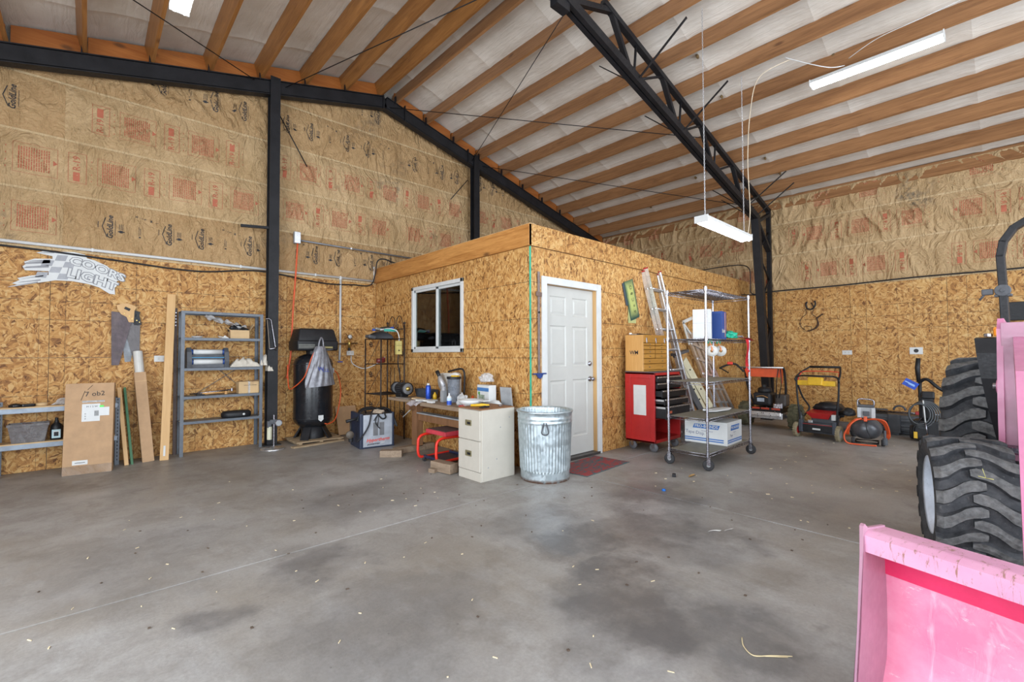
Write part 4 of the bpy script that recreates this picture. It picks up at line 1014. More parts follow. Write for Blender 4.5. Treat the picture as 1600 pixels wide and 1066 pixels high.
def bagf(a, b_):
    z = b_; a_ = a * 2 * PI
    wd = .055 + .155 * (1 - z) ** .8 if z > .05 else .205; dp = .02 + .05 * math.sin(min(1, (1 - z) * 1.4) * PI / 2)
    cr = 1 + .24 * noise.noise(Vector((math.cos(a_) * 4.2, math.sin(a_) * 4, z * 2.2))) + .08 * noise.noise(Vector((math.cos(a_) * 11, math.sin(a_) * 9, z * 3)))
    zz = z * .56 + (.015 * math.cos(a_) if z < .02 else 0)
    return (wd * cr * math.cos(a_) - .01, dp * cr * math.sin(a_), zz)
MB().grid(bagf, 60, 26).build('bag_body', pm((.20, .20, .22), .22, .3, .3, 16, .6), t2_)
m = MB().tube(spline([(-.04, 0, .5), (-.03, -.01, .62), (.0, .0, .68), (.03, .01, .62), (.03, 0, .5)], 5), .012, 6); m.build('handle', pm((.2, .2, .22), .3, .2), t2_)
m = MB(); text(m, 'W', -.03, .24, .08, lambda u, v: (u, -.078, v), 0, .02); text(m, 'LLL', .04, .22, .06, lambda u, v: (u, -.078, v), 0, .02); m.build('print_patch', pm((.03, .05, .25), .4), t2_)
cable('air_hose', 'orange air hose draped down the left of the compressor tank', [(2.33, 6.57, 1.32), (2.27, 6.56, 1.20), (2.22, 6.56, 1.05), (2.18, 6.60, .92), (2.11, 6.74, .80), (2.08, 6.9, .78), (2.09, 7.0, 1.1)], .008, ORG)
cable('air_hose', 'orange air hose falling right of the compressor tank to its drain', [(2.58, 6.64, 1.03), (2.70, 6.72, .95), (2.78, 6.8, .7), (2.74, 6.78, .45), (2.64, 6.66, .30), (2.52, 6.58, .26), (2.46, 6.57, .27)], .008, ORG)
# ------------------------------------------------------------------ plasma cutter
t = thing('plasma_cutter', 'grey and navy plasma cutter with coiled black cables on top', 'plasma cutter', (2.86, 5.76, 0), R(-8))
NAVY = pm((.02, .03, .06), .45)
MB().box(-.215, .215, .0, .42, .02, .44, .006).build('case_body', DGRY, t)
for x0, x1 in ((-.24, -.195), (.195, .225)): MB().box(x0, x1, -.012, .43, .0, .46, .012).build('end_frame', NAVY, t)
MB().box(-.195, .195, -.01, .0, .015, .44, .004).build('side_panel', pm((.42, .45, .50), .4, .1), t)
MB().box(-.24, .225, -.014, .43, .0, .02, .004).build('base_rail', NAVY, t)
for x in (-.065, .02):
    MB().box(x, x + .065, -.012, -.009, .16, .335, .003).build('vent_recess', pm((.22, .22, .23), .5), t)
    m = MB()
    for k in range(9): m.box(x + .004, x + .061, -.0135, -.0115, .17 + k * .018, .175 + k * .018)
    m.build('vent_slats', DGRY, t, kind='stuff')
m = MB(); text(m, 'Hypertherm', .0, .105, .062, lambda u, v: (u, -.0125, v), .03, .02, .3); m.build('red_lettering', pm((.75, .06, .03), .5), t)
m = MB(); text(m, 'powermax', -.06, .055, .038, lambda u, v: (u, -.0125, v), .03, .015, .3); m.build('black_lettering', INK, t)
m = MB(); text(m, '380', .06, .06, .036, lambda u, v: (u, -.0125, v), .03, .015, .3); m.build('white_lettering', WHT, t)
MB().tube([(-.1, .2, .44), (-.1, .2, .50), (.12, .2, .50), (.12, .2, .44)], .012, 8).build('top_handle', BLK, t)
m = MB()
for k in range(3):
    m.tube(spline([(-.26 + .02 * k, .05, .36), (-.20, .08 + .04 * k, .48), (-.08, .10 + k * .05, .50 + .01 * k), (.06, .12 + k * .04, .50), (.18, .10 + k * .05, .49), (.22, .02, .40 - .04 * k), (.26, -.03, .26)], 6), .011, 6)
m.build('torch_cable', BLK, t, kind='stuff')
MB().tube(spline([(-.28, .0, .10), (-.22, -.03, .16), (-.13, -.03, .30), (-.09, -.02, .46), (-.02, .05, .52), (.06, 0, .48), (.10, -.03, .40), (.05, -.03, .38), (.0, -.01, .44)], 6), .010, 6).build('torch_lead', BLK, t)
MB().tube(spline([(.0, -.02, .45), (-.04, -.03, .34), (.02, -.03, .25)], 5), .006, 6).tube(spline([(-.06, -.02, .36), (.0, -.03, .44), (-.01, -.03, .28)], 5), .005, 6).build('thin_lead', BLK, t)
MB().bm(crumple(2, .5, 5, (.08, .06, .035)), False).build('work_glove', pm((.45, .36, .27), .8), t).location = (.0, .0, .47)
MB().tube([(-.40, .05, .37), (-.30, .05, .39), (-.22, .08, .40)], [.022, .018, .016], 8).tube([(-.34, .06, .38), (-.335, .06, .14)], .012, 8).cyl((-.335, .06, .10), .03, .05).build('torch_head', BLK, t)
MB().lathe([(0, 0), (.05, 0), (.05, .03), (0, .03)], 16, (-.36, .0, .20), 'y').build('cord_reel', pm((.12, .10, .08), .6), t)
clutter('scrap_panel', 'brown board scrap leaning on the wall behind the plasma cutter', 'board', (2.98, 6.95, 0), MB().cbox((0, .08, .22), (.34, .012, .44), (-.32, 0, .1), .002), CARD)

# ------------------------------------------------------------------ wrought iron corner rack
IRON = pm((.022, .014, .012), .55, 0, .3)
t = thing('iron_rack', 'tall black wrought iron corner rack against the inner wall', 'rack', (3.45, 6.35, 0))
xa, ya, xb, yb_ = -.02, -.33, -.02, .25
H_ = 1.66
for (x, y, h) in ((-.03, -.30, 1.68), (-.03, .22, 1.70), (-.42, .16, 1.47), (-.36, -.22, 1.47)):
    MB().tube([(x, y, 0), (x, y, h)], .011, 8).build('upright', IRON, t)
for z in (1.47, 1.10, .66):
    MB().tube([(-.03, -.30, z), (-.36, -.22, z), (-.42, .16, z), (-.03, .22, z)], .007, 6, True).build('shelf_ring', IRON, t)
    m = MB()
    for k in range(7): y = -.24 + k * .065; m.tube([(-.03, y, z), (-.385, y * .85, z)], .004, 5)
    m.build('shelf_wires', IRON, t)
MB().tube([(-.03, -.30, 1.62), (-.03, .22, 1.62)], .007, 6).build('top_rail', IRON, t)
def scroll(c, r, turns=1.4, sgn=1, n=22, pl='yz'):
    out = []
    for i in range(n + 1):
        a = sgn * turns * 2 * PI * i / n; q = r * (1 - .8 * i / n); out.append((c[0], c[1] + q * math.cos(a), c[2] + q * math.sin(a)))
    return out
for s_ in (-1, 1):
    MB().tube(spline([(-.03, s_ * .24 - .04, 1.63), (-.03, s_ * .17 - .04, 1.78), (-.03, s_ * .10 - .04, 1.82), (-.03, s_ * .03 - .04, 1.76), (-.03, s_ * .03 - .04, 1.66), (-.03, s_ * .07 - .04, 1.65), (-.03, s_ * .07 - .04, 1.70)], 5), .006, 6).build('crest_scroll', IRON, t)
MB().lathe([(0, 0), (.016, .01), (.018, .03), (0, .05)], 10, (-.03, -.30, 1.68)).lathe([(0, 0), (.016, .01), (.018, .03), (0, .05)], 10, (-.03, .22, 1.70)).build('finials', IRON, t)
for z0 in (.30, .74, 1.18):
    for y in (-.16, .0, .12):
        MB().tube([(-.025, y, z0 - .05), (-.025, y, z0 + .30)], .005, 5).build('back_bar', IRON, t)
    MB().tube(scroll((-.025, -.22, z0 + .07), .05), .0065, 5).build('scroll', IRON, t)
    MB().tube(scroll((-.395, .03, z0 + .20), .05), .0065, 5).build('scroll', IRON, t)
    MB().tube([(-.40, .12, z0 - .08), (-.37, -.20, z0 + .27)], .004, 5).build('side_strut', IRON, t)
t = thing('welding_helmet', 'dark welding helmet lying on the rack top under the shiny one', 'helmet', (3.18, 6.33, 1.478))
MB().grid(lambda a, b_: (.20 * math.cos(a * PI) * math.cos(b_ * 1.4) - .02, .14 * math.sin(a * PI) * math.cos(b_ * 1.4) - .06, .10 * math.sin(b_ * 1.4)), 24, 8).cbox((-.17, -.03, .02), (.12, .13, .05), (0, .2, 0), .02).build('shell', DGRY, t)
t = thing('welding_helmet', 'silver and green welding helmet lying on top of the dark one', 'helmet', (3.24, 6.30, 1.58))
MB().grid(lambda a, b_: (.17 * math.cos(a * PI) * math.cos(b_ * 1.4), .12 * math.sin(a * PI) * math.cos(b_ * 1.4) - .06, .075 * math.sin(b_ * 1.4)), 24, 8).cbox((-.12, -.02, .03), (.14, .13, .035), (0, .15, 0), .012).build('shell', pm((.30, .29, .26), .35, .4), t)
MB().grid(lambda a, b_: (.10 * (a - .5) * 2 + .02, -.13 + .03 * abs(a - .5) - .01, .0 + .035 * b_), 10, 3).build('green_band', TEAL, t)
MB().cbox((-.19, -.02, .02), (.035, .05, .03), None, .008).cbox((.10, -.02, .06), (.05, .04, .03), None, .008).build('knob', BLUE, t)
clutter('sanding_block', 'small red and black tool on the middle tier of the iron rack', 'tool', (3.20, 6.36, 1.112), MB().lathe([(0, -.06), (.035, -.058), (.035, .0), (.03, .06), (0, .062)], 14, (0, 0, .036), 'x').cbox((.02, -.02, .07), (.07, .05, .03), None, .01), pm((.16, .02, .02), .4))
t = thing('switch_box', 'yellow switch box with two cords on the iron rack', 'switch box', (3.36, 6.12, 1.24))
MB().box(-.045, .045, -.03, .02, 0, .20, .004).build('box_body', pm((.60, .50, .17), .5), t); MB().box(-.044, .044, -.032, -.03, .13, .134).build('seam', BLK, t); MB().cyl((-.01, -.045, .06), .009, .02, 'y').build('switch_lever', BLK, t)
cable('white_cable', 'white cord running from the helmets down to the yellow switch box', [(3.12, 6.22, 1.60), (3.24, 6.18, 1.62), (3.33, 6.12, 1.59), (3.36, 6.10, 1.5), (3.36, 6.10, 1.44)], .008, WHT)
cable('black_wire', 'black cord from the yellow switch box down behind the grinder', [(3.35, 6.10, 1.24), (3.345, 6.10, 1.1), (3.36, 6.08, .95), (3.33, 6.0, .8)], .009, BLK)

# ------------------------------------------------------------------ work bench by the window wall
BZ = .665
t = thing('work_bench', 'worn low wooden plank work bench along the window wall', 'work bench', (3.2, 4.55, 0))
MB().box(-.26, -.03, -.62, .28, BZ - .045, BZ, .006).build('plank', BENCHW, t)
MB().box(.065, .23, -.95, 1.10, BZ - .045, BZ - .003, .006).build('plank', BENCHW, t)
MB().box(-.24, -.025, .30, 1.12, BZ - .030, BZ + .004, .006).build('plank', BENCHW, t)
for y in (.68, -.52):
    MB().box(-.10, -.0, y - .06, y + .06, .05, BZ - .045, .008).build('leg', BENCHD, t)
    MB().box(-.38, .18, y - .06, y + .05, 0, .075, .008).build('foot_beam', BENCHW, t)
    MB().box(-.20, .20, y - .04, y + .04, BZ - .13, BZ - .046, .004).build('cross_beam', BENCHD, t)
MB().box(-.075, -.035, -.46, .62, .395, .485, .005).build('stretcher', BENCHD, t)
MB().box(-.10, .0, -.46, .62, .485, .50, .002).build('stretcher_cap', GRY, t)
def bz(x): return x
MB().box(-.02, .055, -.62, 1.10, BZ - .045, BZ - .002, .006).build('plank', BENCHW, t)
# bench grinder
t = thing('bench_grinder', 'black bench grinder with a grey wheel facing the room on the bench end', 'grinder', (3.12, 5.58, BZ + .004), R(0))
MB().lathe([(0, -.11), (.05, -.105), (.068, -.08), (.07, 0), (.068, .08), (.05, .105), (0, .11)], 28, (0, 0, .115), 'y').build('motor', BLK, t)
m = MB()
for k in range(16): a = 2 * PI * k / 16; m.cbox((.071 * math.cos(a), 0, .115 + .071 * math.sin(a)), (.006, .12, .004), (0, -a, 0))
m.build('cooling_fins', DGRY, t, kind='stuff')
for s_ in (-1, 1):
    MB().lathe([(.02, -.012), (.072, -.012), (.074, -.008), (.074, .01), (.072, .013), (.02, .013)], 32, (0, s_ * .145, .115), 'y').build('wheel', pm((.16, .16, .165), .8, 0, .2, 30, .4), t)
    MB().lathe([(0, -.025), (.012, -.022), (.03, -.015), (.03, .015), (0, .02)], 20, (0, s_ * .155, .115), 'y').build('wheel_flange', BRASS, t)
    MB().lathe([(.077, -.02), (.084, -.018), (.084, .018), (.077, .02)], 24, (0, s_ * .143, .115), 'y').build('wheel_guard', BLK, t)
MB().cbox((0, 0, .03), (.12, .15, .06), None, .015).build('base', BLK, t)
def itm(name, label, cat, loc, mb, mat): return clutter(name, label, cat, loc, mb, mat)
t = thing('spray_can', 'tall blue aerosol can with a white cap on the bench', 'spray can', (3.18, 5.02, BZ))
MB().lathe([(0, 0), (.031, 0), (.033, .005), (.033, .165), (.028, .18), (.02, .185)], 24).build('can_body', pm((.02, .08, .50), .3, .3), t); MB().cyl((0, 0, .183), .019, .025).build('cap', WHT, t)
itm('yellow_bottle', 'small yellow bottle behind the blue aerosol can', 'bottle', (3.24, 4.96, BZ), MB().lathe([(0, 0), (.026, 0), (.026, .06), (.012, .08), (.012, .095), (0, .095)], 16), YEL)
itm('parts_tray', 'dark grey plastic tray at the back of the bench', 'tray', (3.36, 5.35, BZ - .003), taper(MB(), .05, .17, .065, .20, .11), DGRY)
t = thing('heat_shroud', 'large off-white plastic blower housing on the bench', 'blower', (3.35, 4.66, BZ - .003))
b = bmesh.new(); vs = [b.verts.new((0, y, z)) for y, z in ((.02, 0), (.13, .06), (.24, .16), (.27, .24), (.26, .32), (.20, .345), (.0, .345), (-.10, .36), (-.13, .33), (-.13, .05), (-.06, 0))]
b.faces.new(vs); r = bmesh.ops.extrude_face_region(b, geom=b.faces[:])
for v in r['geom']:
    if isinstance(v, bmesh.types.BMVert): v.co.x -= .10
bmesh.ops.recalc_face_normals(b, faces=b.faces); bmesh.ops.bevel(b, geom=list(b.edges), offset=.015, segments=3, affect='EDGES'); MB().bm(b, True).build('housing', WHTW, t)
MB().tube(spline([(-.0, .16, .36), (-.0, -.08, .40), (.0, -.16, .38), (0, -.18, .30), (0, -.17, .10)], 6), .012, 8).build('power_cord', BLK, t)
t = thing('caulking_gun', 'grey tube with a black nozzle leaning up against the white housing', 'tube', (3.17, 4.72, BZ))
MB().tube([(.0, -.06, .19), (.0, .03, .30)], [.026, .024], 14).tube([(.0, -.06, .03), (.0, -.06, .19)], .03, 14).build('tube_body', pm((.5, .5, .52), .4, .3), t); MB().tube([(0, .03, .30), (0, .085, .365)], [.020, .026], 12).build('nozzle', BLK, t)
MB().box(-.032, .03, -.09, -.03, .0, .14, .004).build('base_block', GRY, t)
t = thing('shop_vacuum_bin', 'clear canister with a black and yellow lid on the bench', 'canister', (3.22, 4.52, BZ))
MB().lathe([(.0, .0), (.065, 0), (.068, .01), (.078, .28), (.074, .28), (.064, .012), (0, .01)], 28).build('canister', plastic_film('smoky_plastic', (.24, .27, .32), .55, (.42, .45, .50), 6), t)
MB().cyl((0, 0, .28), .086, .03, n=28).build('lid', BLK, t); MB().cbox((.0, -.03, .315), (.07, .08, .02), (0, 0, .3), .006).build('lid_latch', YEL, t)
MB().bm(crumple(2, .4, 6, (.05, .05, .07)), False).build('packing', pm((.30, .31, .34), .6), t).location = (0, 0, .10)
itm('vent_filter', 'grey pleated filter leaning at the right end of the bench', 'filter', (3.40, 3.78, BZ - .003), MB().cbox((0, 0, .11), (.02, .17, .21), (0, -.12, 0), .002), GRY).data.materials[0] = GRY
t = thing('product_box', 'white and blue printed carton at the back of the bench', 'carton', (3.34, 4.05, BZ - .003), R(-6))
MB().box(-.05, .05, -.12, .12, 0, .23, .003).build('box_body', WHT, t)
MB().box(-.0515, -.05, -.118, .118, .16, .20).build('blue_band', pm((.06, .18, .42), .5), t)
MB().box(-.0515, -.05, -.03, .09, .05, .12).build('picture_patch', pm((.25, .30, .22), .6, 0, .6, 40), t)
MB().box(-.0515, -.05, .06, .10, .12, .15).build('green_patch', pm((.12, .33, .08), .6), t)
MB().bm(crumple(3, .35, 9, (.06, .10, .07)), False).build('bag', FILM, None).location = (3.34, 4.05, .955); tag(bpy.data.objects['bag'], 'clear plastic bag of tan parts on top of the printed carton', 'bag')
t = thing('wash_bowl', 'white plastic bowl on the bench', 'bowl', (3.06, 3.98, BZ))
MB().lathe([(0, 0), (.07, 0), (.075, .01), (.10, .05), (.135, .085), (.14, .083), (.104, .045), (.07, .012), (0, .01)], 32).build('bowl_body', WHT, t)
MB().cbox((.05, -.17, .08), (.09, .09, .012), None, .005).build('handle_tab', WHT, t)
t = thing('paint_bottle', 'small white and blue bottle at the front edge of the bench', 'bottle', (3.02, 4.33, BZ))
MB().lathe([(0, 0), (.026, 0), (.027, .004), (.027, .085), (.02, .10), (.009, .11), (.009, .135), (0, .135)], 20).build('bottle_body', WHT, t)
MB().lathe([(.0275, .004), (.0277, .03), (.0277, .05)], 20).build('blue_label', BLUE, t); MB().lathe([(.0278, .05), (.028, .08)], 20).build('label_band', pm((.45, .58, .70), .5), t)
itm('clear_pouch', 'crumpled clear pouch beside the white bowl', 'pouch', (3.13, 4.22, BZ + .03), MB().bm(crumple(3, .5, 2, (.05, .07, .09)), False), FILM)
itm('red_disc', 'round red lid on the bench right of the small bottle', 'lid', (3.0, 4.03, BZ), MB().lathe([(0, 0), (.055, 0), (.055, .02), (.05, .024), (0, .022)], 24), pm((.5, .03, .03), .4))
itm('white_remote', 'small white plastic part near the bench front edge', 'part', (2.99, 4.66, BZ), MB().cbox((0, 0, .012), (.05, .10, .024), (0, 0, .1), .006), WHT)
itm('steel_plate', 'pale steel plate lying on the left end of the bench', 'plate', (3.0, 5.30, BZ + .012), MB().cbox((0, 0, 0), (.09, .24, .008), (.05, .05, .2), .001), ALU)
itm('paper_stack', 'pile of creased papers on the bench middle', 'papers', (3.05, 4.85, BZ + .013), MB().cbox((0, 0, 0), (.16, .22, .02), (0, .03, .3), .002).cbox((-.06, .04, .012), (.12, .18, .006), (0, .1, -.2), .001), WHTW)
itm('clear_sheet', 'lilac tinted clear sheet hanging over the bench front edge', 'sheet', (2.93, 4.92, BZ - .01), MB().grid(lambda a, b_: (-.06 + .12 * a, -.12 + .24 * b_, .02 - .05 * (1 - a) ** 2 + .01 * math.sin(b_ * 9)), 10, 8), plastic_film('lilac_film', (.62, .55, .66), .6))
itm('cardboard_scrap', 'tan cardboard scrap at the bench left of the papers', 'cardboard', (3.1, 5.1, BZ + .012), MB().cbox((0, 0, 0), (.12, .16, .016), (.1, 0, .5), .001), CARDL)
itm('cable_coil', 'coil of black cable beside the blue aerosol can', 'cable coil', (3.28, 4.85, BZ + .0), MB().tube([(.05 * math.cos(a), .09 * math.cos(a + .4), .055 + .05 * math.sin(a)) for a in [k * .35 for k in range(54)]], .007, 5), BLK)
itm('wooden_stick', 'pale stick leaning against the inner wall behind the bench', 'stick', (0, 0, 0), MB().tube([(3.30, 4.95, .68), (3.46, 4.72, .92)], .006, 6), FIRZ)
itm('conduit_stick', 'thin white stick leaning on the wall under the bench left end', 'stick', (0, 0, 0), MB().tube([(3.12, 5.55, .02 + .38), (3.18, 5.25, .62)], .006, 6), WHT)
itm('orange_nozzle', 'small orange cone standing behind the clear canister', 'cone', (3.38, 4.36, BZ), MB().lathe([(0, 0), (.03, 0), (.012, .08), (0, .08)], 14), ORG)
itm('dark_tools', 'dark metal tools scattered at the right end of the bench', 'tools', (3.32, 3.80, BZ), MB().bar((0, .1, .012), (.05, -.12, .012), .03, .02).bar((-.1, .0, .008), (-.02, -.10, .01), .016, .014), DGRY)
itm('ceramic_piece', 'white moulded part right of the bowl', 'part', (3.31, 3.86, BZ + .03), MB().bm(crumple(2, .3, 14, (.05, .09, .04)), True), WHT)
clutter('wood_block', 'rough wooden block on the floor in front of the trestle foot', 'wood block', (2.73, 5.13, 0), MB().cbox((0, 0, .04), (.12, .26, .08), (0, 0, .9), .004), BENCHW)

# ------------------------------------------------------------------ creeper stool
t = thing('creeper_stool', 'red tubular mechanic stool on casters under the bench', 'stool', (3.0, 4.42, 0), R(0))
for y in (.24, -.14):
    q = spline([(.30, y, .30), (.0, y, .31), (-.12, y, .305), (-.175, y, .27), (-.185, y, .20), (-.185, y, .12), (-.165, y, .065), (-.11, y, .05), (.05, y, .052), (.30, y, .056)], 5)
    MB().tube(q, .016, 10).build('frame_tube', REDB, t)
MB().box(-.09, .26, -.17, .23, .325, .375, .012).build('seat_base', pm((.52, .05, .07), .4), t)
MB().box(-.075, .25, -.15, .21, .374, .379, .002).build('seat_pad', pm((.10, .06, .06), .6), t)
MB().box(-.12, .26, -.13, .23, .045, .055).box(-.12, -.10, -.13, .23, .05, .075, .003).box(.24, .26, -.13, .23, .05, .075, .003).build('tool_tray', pm((.02, .03, .07), .4), t)
for (x, y) in ((-.11, .22), (-.11, -.14), (.24, .22), (.24, -.14)):
    c = MB().cyl((x, y - .012, .026), .026, .024, 'y', 18); o = c.build('caster', RUB, t)
    MB().box(x - .014, x + .014, y - .018, y + .018, .03, .06, .003).build('caster_fork', CHROME, o)
clutter('timber_block', 'short grey timber blocks on the floor behind the filing cabinet', 'timber', (2.78, 4.08, 0), MB().cbox((0, 0, .055), (.12, .30, .10), (0, 0, .15), .006).cbox((.02, .1, .02), (.3, .08, .04), (0, 0, .3), .004), BENCHW)

# ------------------------------------------------------------------ filing cabinet
t = thing('filing_cabinet', 'beige two drawer steel filing cabinet', 'filing cabinet', (2.80, 3.48, 0))
BEI = pm((.50, .465, .40), .42, 0, .05, 5, .06, dirt=.12)
MB().box(.012, .44, .0, .37, 0, .70, .004).build('cabinet_body', BEI, t)
MB().box(0, .012, .004, .366, .0, .088, .003).build('plinth', BEI, t)
MB().box(-.002, .44, -.002, .372, .695, .705, .003).build('top_panel', BENCHD, t)
for z0, z1 in ((.095, .39), (.398, .69)):
    d_ = MB().box(-.008, .012, .012, .358, z0, z1, .004).build('drawer', BEI, t)
    zc = z0 + (z1 - z0) * .56
    MB().box(-.016, -.008, .14, .235, zc - .028, zc + .028, .003).build('drawer_pull', pm((.26, .23, .13), .4, .5), d_)
    MB().box(-.019, -.016, .15, .20, zc - .014, zc + .010, .002).build('pull_recess', BLK, d_)
m = MB()
for (x, z) in ((.37, .60), (.09, .13), (.25, .51), (.2, .2)): m.lathe([(0, -.002), (.007, -.001), (.008, .001)], 10, (x, 0, z), 'y')
m.build('dent_marks', GRY, t, kind='stuff')
clutter('utility_knife', 'yellow handled tool lying on the filing cabinet', 'tool', (2.97, 3.68, .706), MB().tube([(-.08, .08, .012), (0, 0, .016), (.05, -.06, .014)], [.012, .016, .010], 10), YEL)
clutter('pliers', 'black pliers lying on the filing cabinet front', 'pliers', (2.93, 3.57, .706), MB().tube([(-.07, .0, .01), (-.02, .012, .012), (.0, .0, .014)], .008, 8).tube([(-.07, -.03, .01), (-.02, -.012, .012), (0, 0, .014)], .008, 8).cbox((.02, -.0, .01), (.045, .025, .016), None, .004), BLK)
clutter('steel_key', 'small bright metal clip on the filing cabinet rear', 'clip', (3.13, 3.57, .706), MB().tube([(.02 * math.cos(a), .014 * math.sin(a), .006) for a in [k * PI / 6 for k in range(12)]], .004, 6, True), CHROME)

# ------------------------------------------------------------------ galvanised can
t = thing('trash_can', 'galvanised ribbed steel trash can in front of the office corner', 'trash can', (3.40, 3.20, 0))
rib = lambda a, h: 1 + (.015 * math.cos(a * 50) if .10 < h < .56 else 0)
prof = [(0, .02), (.235, .02), (.238, 0), (.243, .0), (.246, .03), (.246, .085), (.248, .10), (.249, .105)] + [(.249 + .018 * k / 12, .11 + .44 * k / 12) for k in range(13)] + [(.270, .565), (.276, .575), (.270, .585), (.271, .60), (.277, .612), (.272, .622), (.275, .66), (.284, .668), (.287, .676), (.282, .686), (.276, .684), (.272, .66), (.262, .4), (.24, .03), (0, .028)]
MB().lathe(prof, 300, mod=rib).build('can_body', GALV, t)
a0 = math.atan2(-3.20, -3.40)
ht = MB()
def onc(a, z, r=.284): return (r * math.cos(a0 + a), r * math.sin(a0 + a), z)
for s_ in (-1,):
    ht.tube(spline([onc(-.02, .585), onc(-.05, .56), onc(-.09, .52), onc(-.10, .49, .292), onc(-.03, .475, .295), onc(.05, .475, .295), onc(.12, .49, .292), onc(.11, .52), onc(.07, .56), onc(.04, .585)], 5), .0065, 8)
ht.build('handle', DGRY, t)
MB().cbox(onc(.01, .585, .278), (.01, .09, .03), (0, 0, a0), .003).build('handle_ear', GALV, t)

# ------------------------------------------------------------------ door mat
def matf():
    q = NT('mottled_mat'); v = q.co(); n = q.noise(q.scl(v, (3, 5, 1)), 3, 5, .7, dist=1.5)
    return q.out(q.mix(q.mapr(n, .46, .52), (.05, .095, .10), (.28, .035, .035)), .95, 0, q.noise(v, 90, 2), .5, .006)
t = thing('door_mat', 'red and teal mottled door mat in front of the white door', 'mat', (4.12, 3.18, 0), R(4))
MB().box(-.42, .42, -.23, .23, 0, .009, .003).build('mat_body', matf(), t)
MB().box(-.43, .43, -.24, .24, 0, .005, .002).build('mat_edge', pm((.06, .11, .115), .9), t)
# ------------------------------------------------------------------ on the office walls
TAPE = pm((.03, .40, .25), .5)
tag(MB().box(XO - .022, XO - .018, 3.475, 3.49, .66, 2.41).box(XO - .0215, XO - .006, 3.478, 3.482, .66, 2.41).build('green_strap', TAPE), 'green strap hanging down the office corner', 'strap')
t = thing('t_square', 'large steel T-square with a blue head hung left of the door', 't-square', (3.62, YO - .012, 1.02))
MB().box(-.018, .018, -.003, 0, .0, 1.13, .0008).build('rule', pm((.22, .17, .16), .5, .3, .3, 12), t)
o = MB(); o.prism([(-.10, -.0), (-.05, .0), (-.03, -.03), (.0, -.05), (.03, -.03), (.05, .0), (.10, 0), (.10, .014), (-.10, .014)], .016); ob = o.build('head', pm((.02, .05, .20), .4), t); ob.location = (0, -.019, 0)
MB().cbox((-.004, -.006, .88), (.085, .008, .05), (0, .1, 0), .002).build('clamp', pm((.16, .10, .08), .6), t)
MB().cyl((.0, -.014, .68), .012, .012, 'y').build('nail_knob', BLK, t)
t = thing('paper_note', 'pale green paper pinned under the dark green banner', 'paper', (5.47, YO - .008, 1.66))
MB().box(-.10, .09, -.001, 0, 0, .35).build('sheet', pm((.50, .52, .22), .7), t)
t = thing('airbrushed_banner', 'dark green and yellow sprayed paper banner hung on the office wall', 'banner', (5.45, YO - .015, 1.98), rot=(0, R(-18), 0))
def ban():
    q = NT('sprayed_paper'); v = q.co(); s3 = q.n('ShaderNodeSeparateXYZ', {0: v})
    dx = q.math('ABSOLUTE', q.math('ADD', s3.outputs[0], 0.)); dz_ = q.math('ABSOLUTE', q.math('ADD', s3.outputs[2], -.02))
    e = q.math('MAXIMUM', q.math('MULTIPLY', dx, 2.6), dz_); n = q.noise(v, 12, 3)
    f = q.mapr(q.math('ADD', e, q.math('MULTIPLY', n, .06)), .17, .30)
    return q.out(q.mix(f, (.42, .46, .14), (.015, .06, .04)), .6)
MB().grid(lambda a, b_: (-.115 + .23 * a, -.012 * math.sin(a * PI), -.27 + .54 * b_), 8, 8).build('banner_sheet', ban(), t)
m = MB(); fu = lambda u, v: (u, -.020 , v)
for q, ch in enumerate('O8Ced'): text(m, ch, .0, .17 - q * .085, .075, fu, PI / 2, .003)
m.build('sprayed_lettering', pm((.05, .07, .03), .7), t)
MB().box(-.15, .02, .002, .006, -.05, .26).build('backing_sheet', pm((.05, .07, .09), .6), t)

# ------------------------------------------------------------------ tool chest
t = thing('tool_chest', 'red rolling tool cabinet with black drawers pulled part way open', 'tool chest', (5.18, 3.0, 0))
MB().box(0, .66, .40, .42, .12, 1.0, .004).box(0, .66, 0, .42, .12, .16, .004).box(0, .66, .0, .42, .965, 1.0, .004).box(0, .022, .0, .42, .12, 1.0, .004).box(.638, .66, 0, .42, .12, 1.0, .004).box(.02, .64, .05, .40, .40, .415).build('cabinet_shell', RED, t)
m = MB()
for (y0, y1, z0, z1) in ((.0, .06, .14, .98), (.34, .42, .14, .98), (.06, .34, .14, .19), (.06, .34, .93, .98)): m.box(-.008, .0, y0, y1, z0, z1, .003)
m.build('side_frame', RED, t)
MB().box(-.003, -.0, .12, .30, .46, .84, .001).build('white_sheet', WHT, t)
MB().box(.0, .66, -.005, .43, 1.0, 1.012, .003).build('top_mat', DGRY, t)
for z0, z1, o_ in ((.88, .955, .02), (.795, .872, .02), (.69, .787, .09), (.60, .682, .12), (.425, .592, .14)):
    d_ = MB().box(.026, .634, -o_, -o_ + .012, z0, z1, .003).box(.03, .034, -o_, .36, z0 + .01, z1 - .012).box(.626, .63, -o_, .36, z0 + .01, z1 - .012).box(.03, .63, -o_, .36, z0 + .01, z0 + .014).build('drawer', BLK, t)
    MB().box(.035, .625, -o_ - .012, -o_ + .002, z1 - .022, z1 - .006, .003).build('handle', pm((.45, .42, .40), .3, .8), d_)
    if o_ > .1: MB().box(.0285, .030, -o_ + .01, .0, z1 - .035, z1 - .012).build('slide', ALU, d_)
MB().box(.06, .16, -.146, -.14, .50, .53, .001).build('badge', pm((.45, .10, .05), .5), t)
